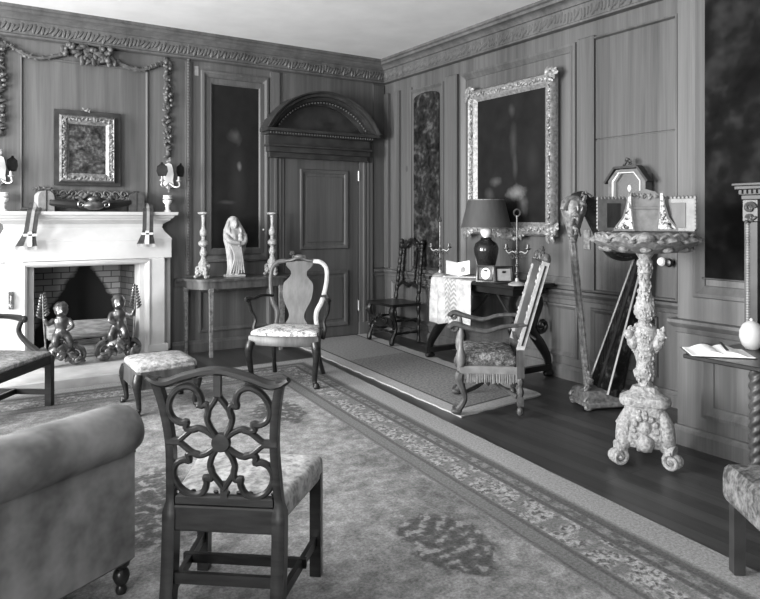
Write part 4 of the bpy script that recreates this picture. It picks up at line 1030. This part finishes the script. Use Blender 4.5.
for sx in (-1, 1):
    m = MB(); P = smooth_path([(sx * .195, .205, .41), (sx * .18, .215, .50), (sx * .185, .225, .57), (sx * .225, .235, .65), (sx * .25, .26, .75), (sx * .262, .29, .86), (sx * .25, .31, .95), (sx * .20, .32, 1.0), (sx * .13, .325, 1.01)], 5)
    m.tube(P, lerp_list([.022, .022, .024, .024, .021, .02, .02, .021, .02], len(P)), 8, flat=.8); m.obj('back_post', 'pale_wood' if sx > 0 else 'walnut', t)  # right post paler: the light falling on it is put into the colour
m = MB(); P = smooth_path([(-.13, .325, 1.012), (-.07, .325, 1.02), (0, .32, 1.045), (.07, .325, 1.02), (.13, .325, 1.012)], 5); m.tube(P, lerp_list([.02, .024, .034, .024, .02], len(P)), 8, flat=.7); m.ell((0, .30, 1.05), (.05, .016, .022)); m.scroll((-.05, .305, 1.045), .018, 1, (1, 0, 0), (0, 0, 1), .007); m.scroll((.05, .305, 1.045), .018, 1, (-1, 0, 0), (0, 0, 1), .007); m.obj('crest_rail', 'walnut', t)
half = [(.105, .41), (.10, .46), (.075, .50), (.07, .535), (.085, .58), (.125, .66), (.14, .74), (.135, .81), (.10, .85), (.075, .885), (.08, .925), (.12, .965), (.125, 1.01)]
m = MB(); H = smooth_path([(x, 0, z) for x, z in half], 4)
def sy_(z): return .20 + .125 * max(0, (z - .41) / .6) ** 1.3
m.rings([[(-p.x, sy_(p.z), p.z), (p.x, sy_(p.z), p.z), (p.x, sy_(p.z) + .014, p.z), (-p.x, sy_(p.z) + .014, p.z)] for p in H]); m.obj('splat', 'walnut', t)
for sx in (-1, 1):
    m = MB(); P = smooth_path([(sx * .225, .245, .70), (sx * .29, .14, .715), (sx * .33, .02, .70), (sx * .345, -.06, .71), (sx * .365, -.10, .705)], 5); m.tube(P, lerp_list([.016, .018, .02, .026, .022], len(P)), 8, flat=.75); m.scroll((sx * .357, -.09, .695), .026, 1.1, (0, -1, 0), (0, 0, 1), .013); m.obj('arm', 'mahogany', t)
    m = MB(); P = smooth_path([(sx * .295, -.03, .37), (sx * .315, -.03, .45), (sx * .305, -.02, .52), (sx * .34, -.03, .60), (sx * .352, -.06, .69)], 5); m.tube(P, lerp_list([.02, .018, .015, .016, .02], len(P)), 8); m.obj('arm_support', 'mahogany', t)

# ------------------------------------------------------------------ pierced-back side chair in front
t = thing('pierced_chair', 'mahogany side chair with a pierced rosette back, nearest the picture front', 'chair', (.922, 2.362, RT), face(.62, .78))
wf, wb, yf, yb = .25, .188, -.22, .22       # front is local -y
for sx in (-1, 1):
    m = MB(); x = sx * (wf - .022); m.rings([[(x + a * .022, yf + .022 + b * .022, z) for a, b in ((-1, -1), (1, -1), (1, 1), (-1, 1))] for z in (0, .40)]); m.obj('leg', 'mahogany', t, smooth=False)
    m = MB(); pts = [(sx * wb, yb + .05, 0), (sx * wb, yb + .015, .20), (sx * wb, yb, .42), (sx * (wb - .005), yb + .01, .52), (sx * (wb - .01), yb + .03, .66), (sx * (wb + .003), yb + .055, .79), (sx * (wb + .024), yb + .08, .885)]
    P = smooth_path(pts, 4); rs = []
    for i, p in enumerate(P):
        w = .022 if p.z < .45 else .014; q = .026 if p.z < .45 else .016
        rs.append([(p.x + a * w, p.y + b * q, p.z) for a, b in ((-1, -1), (-.4, -1.15), (.4, -1.15), (1, -1), (1, 1), (.4, 1.15), (-.4, 1.15), (-1, 1))])
    m.rings(rs); m.obj('back_post', 'mahogany', t)
m = MB(); P = smooth_path([(-.238, yb + .086, .888), (-.21, yb + .08, .872), (-.17, yb + .078, .868), (-.10, yb + .08, .892), (0, yb + .082, .912), (.10, yb + .08, .892), (.17, yb + .078, .868), (.21, yb + .08, .872), (.238, yb + .086, .888)], 5)
m.tube(P, lerp_list([.013, .02, .021, .021, .021, .021, .021, .02, .013], len(P)), 8, flat=.75, fn=(0, 0, 1)); m.obj('crest_rail', 'mahogany', t)
m = MB(); m.box(-wb, wb, yb - .02, yb + .022, .355, .44, .005); m.box(-wb + .02, wb - .02, yb - .012, yb + .018, .44, .475, .006); m.obj('back_rail', 'mahogany', t)
def bk(x, z): return (x, yb + .004 + .078 * max(0, (z - .45)) / .45, z)
m = MB(); cz = .665; S = .172
def loop(pts, th): m.tube([bk(x, z) for x, z in pts], th, 8, closed=True, flat=.85, fn=(0, 1, 0))
ax_h = [(0, .06), (.12, .10), (.28, .20), (.45, .25), (.60, .19), (.76, .07), (.86, .0)]
dg = [(.49, -.15), (.57, -.27), (.66, -.30), (.715, -.21), (.78, -.30), (.95, -.36), (1.13, -.28), (1.22, -.10)]; dg = dg + [(a_, -b_) for a_, b_ in dg[::-1]]
def turn(ang, pts): ca, sa = math.cos(ang), math.sin(ang); return [(S * (a * ca - b * sa), cz + S * (a * sa + b * ca) * 1.12) for a, b in pts]
for i in range(4):
    up = [(p.x, p.y) for p in smooth_path([(a, b, 0) for a, b in ax_h], 4)]; loop(turn(PI / 2 * i, up + [(x, -y) for x, y in up[-2:0:-1]]), .011)
    pts = [(p.x, p.y) for p in smooth_path([(a, b, 0) for a, b in dg], 4)]; m.tube([bk(x, z) for x, z in turn(PI / 4 + PI / 2 * i, pts)], .012, 8, flat=.85, fn=(0, 1, 0))
m.obj('rosette_tracery', 'mahogany', t)
m = MB(Matrix.Translation(bk(0, cz)) @ Matrix.Rotation(PI / 2, 4, 'X')); m.lathe([(0, -.014), (.03, -.012), (.034, 0), (.03, .012), (0, .014)], seg=20); m.obj('rosette_boss', 'mahogany', t)
for x, z, ex, ez in ((-.165, cz, .024, .014), (.165, cz, .024, .014), (0, .862, .012, .04), (0, .485, .012, .04)):
    m = MB(); b_ = bk(x, z); m.box(b_[0] - ex, b_[0] + ex, b_[1] - .009, b_[1] + .009, z - ez, z + ez, .005); m.obj('rosette_stub', 'mahogany', t)
st = [(-wf, yf), (wf, yf), (wf - .004, yf + .05), (wb + .004, yb - .02), (-wb - .004, yb - .02), (-wf + .004, yf + .05)]
m = MB(); m.pad(st, .375, .465, .02, .03); m.obj('seat', 'needlework_soft', t)
m = MB()
for i in range(9): m.ell((-.16 + .04 * i, yb - .024, .463 + .01), (.010, .006, .008), None, 6, 4)
m.obj('seat_nails', 'ebony', t)
for sx in (-1, 1):
    m = MB(); m.bar((sx * (wf - .022), yf + .02, .14), (sx * wb, yb + .02, .14), .018, .036); m.obj('stretcher', 'mahogany', t, smooth=False)
m = MB(); m.bar((-.232, 0, .145), (.232, 0, .145), .018, .034); m.obj('stretcher', 'mahogany', t, smooth=False)
m = MB(); m.bar((-wb, yb + .02, .20), (wb, yb + .02, .20), .018, .036); m.obj('stretcher', 'mahogany', t, smooth=False)

# ------------------------------------------------------------------ carved armchair with cane seat
t = thing('cane_armchair', 'tall-backed carved armchair with a fringed cane seat facing the writing table runner', 'armchair', (3.425, 3.83, RT), face(-.782, .624))
W, yf, yb = .28, -.21, .21
def turned(mb, p, q, r, n=7):
    p, q = Vector(p), Vector(q); prof = []
    for i in range(n * 4 + 1):
        s = i / (n * 4); prof.append((p.lerp(q, s), r * (.62 + .38 * abs(math.sin(PI * n * s * .5)))))
    return mb.tube([a for a, b in prof], [b for a, b in prof], 8)
for sx in (-1, 1):
    m = MB(); P = smooth_path([(sx * W, yf, .30), (sx * W, yf - .01, .26), (sx * W, yf + .01, .20), (sx * W, yf + .03, .12), (sx * W, yf - .0, .06), (sx * W, yf - .03, .02)], 5); m.tube(P, lerp_list([.034, .04, .026, .02, .024, .026], len(P)), 8); m.ell((sx * W, yf - .03, .025), (.034, .04, .025)); m.scroll((sx * W, yf - .035, .045), .028, 1.2, (0, 1, 0), (0, 0, 1), .012); m.obj('leg', 'walnut', t)
    m = MB(); m.box(sx * W - .026, sx * W + .026, yb - .026, yb + .026, .27, .47, .006); turned(m, (sx * W, yb, .28), (sx * W, yb, .10), .026, 5); m.box(sx * W - .022, sx * W + .022, yb - .022, yb + .022, .07, .14, .005); m.ell((sx * W, yb, .035), (.026, .026, .035)); m.obj('leg', 'walnut', t)
rg = random.Random(101)
b0, b1 = Vector((0, yb + .0, .46)), Vector((0, yb + .19, 1.12))
def bp(x, s): p = b0.lerp(b1, s); return (x, p.y, p.z)
for sx in (-1, 1):
    m = MB(); m.bar(bp(sx * .25, 0), bp(sx * .25, .96), .05, .05, (0, 1, 0)); m.leaves([Vector(bp(sx * .25, .1)) + Vector((0, -.02, 0)), Vector(bp(sx * .25, .9)) + Vector((0, -.02, 0))], .016, 26, rg, .7); m.obj('back_post', 'pale_wood', t)
    m = MB(); m.bar(Vector(bp(sx * .278, .06)), Vector(bp(sx * .278, .92)), .006, .012, (0, 1, 0)); m.obj('pierced_slot', 'ebony', t)
    m = MB(); m.ell(bp(sx * .25, .99), (.03, .03, .045)); m.obj('finial', 'walnut', t)
m = MB(); m.box(-.215, .215, -.012, .012, 0, .57, .006); o = m.obj('back_panel', 'walnut', t); o.location = bp(0, .08); o.rotation_euler = (-math.atan2(.20, .72), 0, 0)
m = MB(); m.bar(bp(-.24, .06), bp(.24, .06), .04, .045, (0, 1, 0)); m.obj('lower_back_rail', 'walnut', t)
m = MB(); m.bar(bp(-.24, .93), bp(.24, .93), .04, .07, (0, 1, 0)); m.leaves([Vector(bp(-.2, .97)), Vector(bp(0, 1.05)), Vector(bp(.2, .97))], .03, 26, rg, .9); m.obj('crest', 'walnut', t)
for sx in (-1, 1):
    m = MB(); q = Vector(bp(sx * .26, .28)); P = smooth_path([q, (sx * .275, .10, .635), (sx * .285, -.03, .60), (sx * .29, -.16, .625), (sx * .295, -.25, .65), (sx * .295, -.29, .625)], 6); m.tube(P, lerp_list([.018, .02, .022, .024, .028, .024], len(P)), 10, flat=.8); m.scroll((sx * .295, -.26, .62), .034, 1.3, (0, -1, 0), (0, 0, 1), .016); m.obj('arm', 'walnut', t)
    m = MB(); m.lathe([(.02, .345), (.03, .37), (.034, .43), (.02, .48), (.016, .51), (.026, .57), (.018, .62), (0, .625)], (sx * W, yf + .0, 0), 12); m.obj('arm_support', 'mid_oak', t)  # paler than the arm: its highlight is painted in as a lighter wood
m = MB(); m.box(-W - .01, W + .01, yf - .01, yf + .05, .29, .35, .008); m.box(-W - .01, W + .01, yb - .05, yb + .01, .29, .35, .008); m.box(-W - .012, -W + .045, yf, yb, .29, .35, .008); m.box(W - .045, W + .012, yf, yb, .29, .35, .008); m.obj('seat_frame', 'mid_oak', t)
m = MB(); m.box(-W + .03, W - .03, yf + .03, yb - .03, .32, .34); m.obj('cane_seat', 'cane_cushion', t)
m = MB(); m.pad([(x, y) for x, y in rounded_seat(W - .02, W - .03, yf + .01, yb - .03, bow=.01)], .35, .43, .03, .03); m.obj('cushion', 'cane_cushion', t)
m = MB(); rg = random.Random(7)
for i in range(46):
    y = yf + (yb - yf) * i / 45
    for sx in (-1, 1): m.bar((sx * (W + .016), y, .30), (sx * (W + .018), y + rg.uniform(-.003, .003), .235 + rg.uniform(-.008, .008)), .004, .008)
for i in range(50):
    x = -W + 2 * W * i / 49; m.bar((x, yf - .014, .30), (x, yf - .016, .235 + rg.uniform(-.008, .008)), .004, .008)
m.obj('fringe', 'fringe_wool', t)
m = MB(); P = smooth_path([(-.25, yf + .02, .15), (-.12, -.08, .17), (0, 0, .20), (.12, .08, .17), (.25, yb - .02, .13)], 5); m.tube(P, .016, 8); P = smooth_path([(.25, yf + .02, .15), (.12, -.08, .17), (0, 0, .20), (-.12, .08, .17), (-.25, yb - .02, .13)], 5); m.tube(P, .016, 8); m.lathe([(0, .14), (.012, .15), (.03, .18), (.03, .22), (.012, .25), (.016, .27), (0, .29)], (0, 0, 0), 10); m.obj('cross_stretcher', 'walnut', t)

# ------------------------------------------------------------------ carved dark side chair by the corner
t = thing('carved_side_chair', 'dark carved tall-backed side chair standing by the corner left of the writing table', 'chair', (4.285, 6.38, RT), face(-1, 0))
W, yf, yb = .235, -.16, .17
rg = random.Random(111)
for sx in (-1, 1):
    m = MB(); P = smooth_path([(sx * W, yf, .44), (sx * W, yf - .03, .37), (sx * W, yf + .01, .26), (sx * W, yf + .02, .17), (sx * W, yf - .02, .08), (sx * W, yf - .03, .04)], 5); m.tube(P, lerp_list([.03, .036, .026, .022, .024, .028], len(P)), 8); m.ell((sx * W, yf - .03, .03), .03, None, 10, 8); m.scroll((sx * W, yf - .03, .36), .04, 1.3, (0, -1, 0), (0, 0, 1), .016); m.scroll((sx * W, yf - .005, .17), .034, 1.3, (0, 1, 0), (0, 0, 1), .014); m.obj('leg', 'oak_dark', t)
    m = MB(); turned(m, (sx * W, yb, .44), (sx * W, yb, .03), .024, 7); m.ell((sx * W, yb, .02), (.022, .022, .02)); m.obj('leg', 'oak_dark', t)
    m = MB(); turned(m, (sx * (W - .01), yb, .44), (sx * (W - .03), yb + .075, 1.10), .027, 13); m.ell((sx * (W - .03), yb + .08, 1.13), (.03, .03, .035)); m.obj('back_post', 'oak_dark', t)
m = MB(); m.rings([[(x, y, z) for x, y in ((-W - .03, yf - .04), (W + .03, yf - .04), (W + .02, yb + .02), (-W - .02, yb + .02))] for z in (.425, .455)]); m.obj('seat', 'oak_dark', t)
m = MB(); m.bar((-W, yf - .02, .25), (W, yf - .02, .25), .02, .10); m.leaves([(-W + .04, yf - .03, .22), (0, yf - .03, .32), (W - .04, yf - .03, .22)], .03, 26, rg, .8); m.obj('front_carving', 'oak_dark', t)
m = MB(); turned(m, (-W, yf + .01, .14), (W, yf + .01, .14), .018, 8); m.obj('stretcher', 'oak_dark', t)
for sx in (-1, 1):
    for z in (.13, .27): m = MB(); turned(m, (sx * W, yf, z), (sx * W, yb, z), .017, 6); m.obj('stretcher', 'oak_dark', t)
m = MB(); turned(m, (-W, yb, .24), (W, yb, .24), .017, 8); m.obj('stretcher', 'oak_dark', t)
m = MB(); P = smooth_path([(-W + .02, yb + .02, .60), (-.1, yb + .02, .66), (0, yb + .02, .62), (.1, yb + .02, .66), (W - .02, yb + .02, .60)], 5); m.tube(P, .02, 8); m.leaves(P, .02, 14, rg, .7); m.obj('lower_back_rail', 'oak_dark', t)
m = MB(); P = smooth_path([(-W + .03, yb + .07, 1.06), (-.1, yb + .075, 1.10), (0, yb + .08, 1.15), (.1, yb + .075, 1.10), (W - .03, yb + .07, 1.06)], 5); m.tube(P, .024, 8); m.leaves(P, .028, 24, rg, .9); m.obj('crest', 'oak_dark', t)
for sx in (-1, 1):
    m = MB(); m.bar((sx * .12, yb + .03, .64), (sx * .125, yb + .07, 1.08), .02, .018, (0, 1, 0)); m.leaves([(sx * .12, yb + .02, .64), (sx * .125, yb + .06, 1.08)], .014, 16, rg, .7); m.obj('inner_stile', 'oak_dark', t)

# ------------------------------------------------------------------ footstool by the hearth
t = thing('footstool', 'low footstool with a pale needlework top and curved legs before the hearth', 'footstool', (1.345, 5.17, RT), R(0))
wx, wy = .225, .225
rr = [(-wx, -wy + .03), (-wx + .03, -wy), (wx - .03, -wy), (wx, -wy + .03), (wx, wy - .03), (wx - .03, wy), (-wx + .03, wy), (-wx, wy - .03)]
m = MB(); m.rings([[(x, y, z) for x, y in rr] for z in (.18, .305)]); m.obj('apron', 'walnut', t)
m = MB(); m.pad([(x * .98, y * .98) for x, y in rr], .30, .355, .025, .03); m.obj('top_cushion', 'stool_work', t)
for sx in (-1, 1):
    for sy in (-1, 1):
        mm = cab_leg(sx * .205, sy * .205, sx, sy, .285, .034, .017, .026); mm.scroll((sx * .215, sy * .215, .20), .03, 1.2, (sx, 0, 0), (0, 0, 1), .012); mm.obj('leg', 'mahogany', t)

# ------------------------------------------------------------------ armchair cut by the left edge
t = thing('open_armchair', 'dark wood open armchair with a grey seat, cut by the left picture edge', 'armchair', (.218, 5.454, RT), face(.8, -.6))
W, yf, yb = .39, -.25, .28
for sx in (-1, 1):
    for y in (yf, yb):
        m = MB(); m.rings([[(sx * (W - .02) + a * .024, y + b * .024, z) for a, b in ((-1, -1), (1, -1), (1, 1), (-1, 1))] for z in (0, .37)]); m.obj('leg', 'mahogany', t, smooth=False)
    m = MB(); m.bar((sx * (W - .02), yf, .10), (sx * (W - .02), yb, .10), .02, .04); m.obj('stretcher', 'mahogany', t, smooth=False)
    m = MB(); m.bar((sx * W * .97, yb, .37), (sx * W * .95, yb + .14, 1.0), .04, .045, (0, 1, 0)); m.obj('back_post', 'mahogany', t)
    m = MB(); P = smooth_path([(sx * .37, yb + .06, .68), (sx * .385, .18, .665), (sx * .39, .08, .66), (sx * .39, 0, .65), (sx * .39, -.04, .63)], 5); m.tube(P, lerp_list([.018, .02, .02, .024, .022], len(P)), 8); m.ell((sx * .39, -.04, .64), (.026, .026, .028)); m.obj('arm', 'mahogany', t)
    m = MB(); P = smooth_path([(sx * .39, -.02, .63), (sx * .385, .0, .55), (sx * .38, -.06, .47), (sx * .375, -.16, .40), (sx * .37, -.23, .36)], 5); m.tube(P, lerp_list([.018, .018, .02, .022, .022], len(P)), 8); m.obj('arm_support', 'mahogany', t)
m = MB(); m.bar((-W + .02, 0.02, .10), (W - .02, 0.02, .10), .02, .04); m.obj('stretcher', 'mahogany', t, smooth=False)
m = MB(); m.box(-W, W, yf - .02, yb + .02, .31, .375, .005); m.obj('seat_rail', 'mahogany', t)
m = MB(); m.pad([(-W + .01, yf - .01), (W - .01, yf - .01), (W - .01, yb), (-W + .01, yb)], .37, .41, .02, .025); m.obj('seat', 'needlework_grey', t)
m = MB(); m.box(-W + .06, W - .06, -.03, .03, 0, .5, .02); o = m.obj('back_pad', 'needlework_grey', t); o.location = (0, yb + .05, .46); o.rotation_euler = (-.22, 0, 0)

# ------------------------------------------------------------------ big upholstered sofa, its arm towards us
t = thing('velvet_sofa', 'big velvet sofa with a rolled arm at the lower left corner', 'sofa', (.588, 2.618, RT), face(.88, .48))
# local x = 0 is the outer side of the near arm, +x towards the far arm, local y = 0 the front, +y to the back
LW, DP = 1.55, 1.0
def arm(x0, sx, nm):
    a, b = sorted((x0, x0 + sx * .16))
    m = MB(); m.box(a, b, 0.0, DP, .125, .60, .012); m.obj('arm_panel', 'velvet', t)
    m = MB(); rs = []
    for y, q in ((-.035, .25), (-.028, .62), (-.008, .88), (.03, 1.0), (.1, 1.02), (DP - .1, 1.02), (DP, 1.0)):
        cx_, cz_ = x0 + sx * .055, .612
        rs.append([(cx_ + .112 * q * math.cos(a_), y, cz_ + .096 * q * math.sin(a_)) for a_ in [2 * PI * j / 28 for j in range(28)]])
    m.rings(rs); m.obj('arm_roll', 'velvet', t)
    m = MB(); m.tube([(x0 - sx * .002, .0, .535), (x0 - sx * .002, DP, .535)], .006, 6); m.obj('piping', 'velvet', t)
arm(0, 1, 'near'); arm(LW, -1, 'far')
m = MB(); m.box(.16, LW - .16, .06, DP, .125, .36, .012); m.obj('base', 'velvet', t)
m = MB(); m.box(0.01, LW - .01, DP - .18, DP, .125, .72, .02); m.obj('back', 'velvet', t)
for i in range(2):
    w_ = (LW - .34) / 2; x_ = .17 + w_ * i; m = MB(); m.pad([(x_ + .01, .02), (x_ + w_ - .01, .02), (x_ + w_ - .01, DP - .2), (x_ + .01, DP - .2)], .36, .46, .03, .04); m.obj('seat_cushion', 'velvet', t)
for x, y in ((.05, .02), (LW - .05, .02), (.05, DP - .07), (LW - .05, DP - .07)):
    m = MB(); m.lathe([(0, 0), (.018, 0), (.022, .015), (.016, .03), (.026, .045), (.032, .065), (.026, .085), (.018, .095), (.03, .105), (.034, .125), (0, .125)], (x, y, 0), 14); m.obj('leg', 'mahogany', t)

# ------------------------------------------------------------------ upholstered chair cut by the right edge
t = thing('tapestry_chair', 'upholstered chair with a flowered tapestry seat, cut by the right picture edge', 'chair', (2.675, 1.145, RT), face(-.59, -.80))
m = MB(); m.rings([[(-.26, -.24, z), (.26, -.24, z), (.26, .28, z), (-.26, .28, z)] for z in (.30, .34)]); m.obj('seat_frame', 'mahogany', t)
m = MB(); m.pad([(-.27, -.25), (.27, -.25), (.27, .29), (-.27, .29)], .275, .42, .03, .05); m.obj('seat', 'needlework_dim', t)
for sx in (-1, 1):
    m = MB(); m.box(sx * .215 - .018, sx * .215 + .018, -.21, -.17, 0, .31, .004); m.obj('leg', 'stretcher_dark', t)
    m = MB(); m.box(sx * .235 - .022, sx * .235 + .022, .22, .265, 0, .31, .004); m.obj('leg', 'stretcher_dark', t)

# ================================================================== CABINET ON STAND
t = thing('writing_cabinet', 'carved cabinet on twisted legs with its writing flap down, at the right edge', 'cabinet', (3.66, 2.02, 0), -PI / 2)   # local x = -v, y = into the breast
CW, CD, cz0, cz1 = 1.0, .185, .74, 1.60
m = MB(); m.box(0.02, CW, 0.03, CD, cz0 - .04, cz1, .004); m.obj('carcass', 'oak_dark', t)
m = MB()
for (z0, z1, e) in ((1.52, 1.545, .01), (1.545, 1.575, .018), (1.575, 1.595, .035), (1.595, 1.61, .045)): m.box(-e, CW + e, -e, CD, z0, z1, .003)
for i in range(40): m.box(-.012 + .026 * i, .002 + .026 * i, -.032, -.015, 1.552, 1.572)
for i in range(8): m.box(-.032, -.015, .0 + .026 * i, .014 + .026 * i, 1.552, 1.572)
m.obj('cornice', 'wood_mid', t)
m = MB(); m.box(-.004, .075, -.008, .05, 1.40, 1.52, .004); m.scroll((.036, -.015, 1.475), .03, 1.4, (1, 0, 0), (0, 0, 1), .011); m.scroll((.036, -.012, 1.42), .02, 1.3, (-1, 0, 0), (0, 0, 1), .009); m.leaves([(.02, -.012, 1.40), (.055, -.012, 1.42)], .014, 6, random.Random(3), .5); m.obj('corbel', 'walnut', t)
m = MB(); m.box(.0, .07, 0, .05, cz0, 1.40, .003); m.obj('corner_stile', 'wood_mid', t)
m = MB()
for i in range(46): m.ell((.02, -.002, cz0 + .02 + .014 * i), (.012, .008, .0085), None, 6, 4)
m.obj('bead_column', 'mid_oak', t)
for r_ in range(5):
    z = cz0 + .05 + r_ * .135
    m = MB(); m.box(.085, CW - .03, .005, .035, z - .012, z, .002); m.obj('shelf_rail', 'wood_mid', t)
    for c_ in range(4):
        x = .10 + c_ * .22; m = MB(); m.box(x, x + .20, .012, .04, z + .008, z + .112, .005); m.box(x + .03, x + .17, .006, .014, z + .03, z + .09, .003); dr = m.obj('drawer', 'walnut', t)
        m = MB(); m.ell((x + .10, -.002, z + .06), .012, None, 10, 6); m.obj('knob', 'brass', dr)
m = MB(); m.box(-.0, CW, -.56, .0, .718, .74, .004); m.obj('writing_flap', 'oak_dark', t)
m = MB(); m.frame(.06, CW - .06, 0, .44, [(0, 0), (0, .004), (.012, .006), (.02, 0)]); o = m.obj('flap_moulding', 'wood_mid', t); o.location = (0, -.05, .716); o.rotation_euler = (PI / 2, 0, 0)
for x in (.20, .80):
    m = MB(); m.box(x - .02, x + .02, -.35, .15, .675, .718, .006); m.obj('loper', 'oak_dark', t)
def twist(mb, x, y, z0, z1, r):
    rs = []; n = 60
    for i in range(n + 1):
        z = z0 + (z1 - z0) * i / n; a0_ = (z - z0) * 38
        rs.append([(x + r * (1 + .16 * math.cos(3 * (a - a0_))) * math.cos(a), y + r * (1 + .16 * math.cos(3 * (a - a0_))) * math.sin(a), z) for a in [2 * PI * j / 24 for j in range(24)]])
    return mb.rings(rs)
for x in (.05, CW - .05):
    for y in (.03, CD - .03):
        m = MB(); twist(m, x, y, .08, .70, .036 if y < .1 else .03); m.lathe([(0, 0), (.036, 0), (.046, .03), (.036, .075), (.03, .085), (0, .085)], (x, y, 0), 14); m.obj('leg', 'walnut', t)
m = MB(); m.box(.03, CW - .03, CD - .05, CD - .02, .10, .15, .004); m.obj('stretcher', 'oak_dark', t)
# on the flap
t = thing('open_book', 'open white book lying on the cabinet writing flap', 'book', (3.25, 1.93, .741), R(-45)); t.scale = (.86, .9, 1)
for sx in (-1, 1):
    m = MB(); rs = []
    for i in range(9):
        s = i / 8; x = sx * .165 * s; h = .006 + .024 * math.sin(PI * min(1, s * 1.15 + .12)) * (1 - .45 * s)
        rs.append([(x, -.12, 0.003), (x, .12, 0.003), (x, .12, h), (x, -.12, h)])
    m.rings(rs); m.obj('page_block', 'paper', t)
m = MB(); m.box(-.175, .175, -.128, .128, 0, .003, .001); m.obj('cover', 'leather', t)
m = MB(); m.bar((.02, -.10, .035), (.05, .14, .032), .012, .005); o = m.obj('quill_pen', 'ink', loc=(3.25, 1.93, .741), rotz=R(-45)); tag(o, 'dark pen resting across the open white book', 'pen')
t = thing('desk_folder', 'dark leather folder lying at the right end of the cabinet flap', 'folder', (3.33, 1.50, .741), R(-80))
m = MB(); m.box(-.13, .13, -.17, .17, 0, .014, .004); m.obj('cover', 'leather', t)
m = MB(); m.box(-.13, -.122, -.172, .172, .002, .016, .002); m.obj('spine', 'tin', t)
t = thing('white_jar', 'round white jar standing on the flap against the cabinet', 'jar', (3.51, 1.90, .741))
m = MB(); m.lathe([(0, 0), (.03, 0), (.045, .02), (.058, .06), (.056, .095), (.042, .125), (.02, .143), (0, .146)], seg=24); m.obj('body', 'stone_white', t)
m = MB(); m.lathe([(.006, .144), (.01, .15), (.006, .158), (0, .16)], seg=12); m.obj('lid_knob', 'stone_white', t)

# ================================================================== LIGHT, CAMERA, COLOUR
def window_light(name, v, w, power, h=2.2, aim=0.):
    l = bpy.data.lights.new(name, 'AREA'); l.shape = 'RECTANGLE'; l.size = w; l.size_y = h; l.energy = power
    o = bpy.data.objects.new(name, l); C.objects.link(o); o.location = (UL + .02, v, 1.75); o.rotation_euler = (PI / 2, 0, -PI / 2 + aim)   # light faces +u
    return o
window_light('daylight_window_1', 5.2, 1.2, 560)
window_light('daylight_window_2', 3.0, 1.2, 480)
window_light('daylight_window_3', -1.6, 1.4, 330)
w = bpy.data.worlds.new('world'); scene.world = w; w.use_nodes = True
w.node_tree.nodes['Background'].inputs[0].default_value = g(.6); w.node_tree.nodes['Background'].inputs[1].default_value = .3
cam = bpy.data.cameras.new('camera'); co = bpy.data.objects.new('camera', cam); C.objects.link(co)
co.location = (0, 0, 1.42); co.rotation_euler = (PI / 2, 0, -math.atan2(.540, .842))
cam.sensor_fit = 'HORIZONTAL'; cam.sensor_width = 36; cam.lens = 673 / 760 * 36; cam.shift_y = -81.5 / 760; cam.clip_start = .05
scene.camera = co
vs = scene.view_settings; vs.view_transform = 'Standard'; vs.look = 'None'; vs.gamma = 1.0; vs.use_curve_mapping = False; vs.exposure = 0.2
scene.cycles.use_denoising = True
scene.cycles.max_bounces = 8; scene.cycles.diffuse_bounces = 5
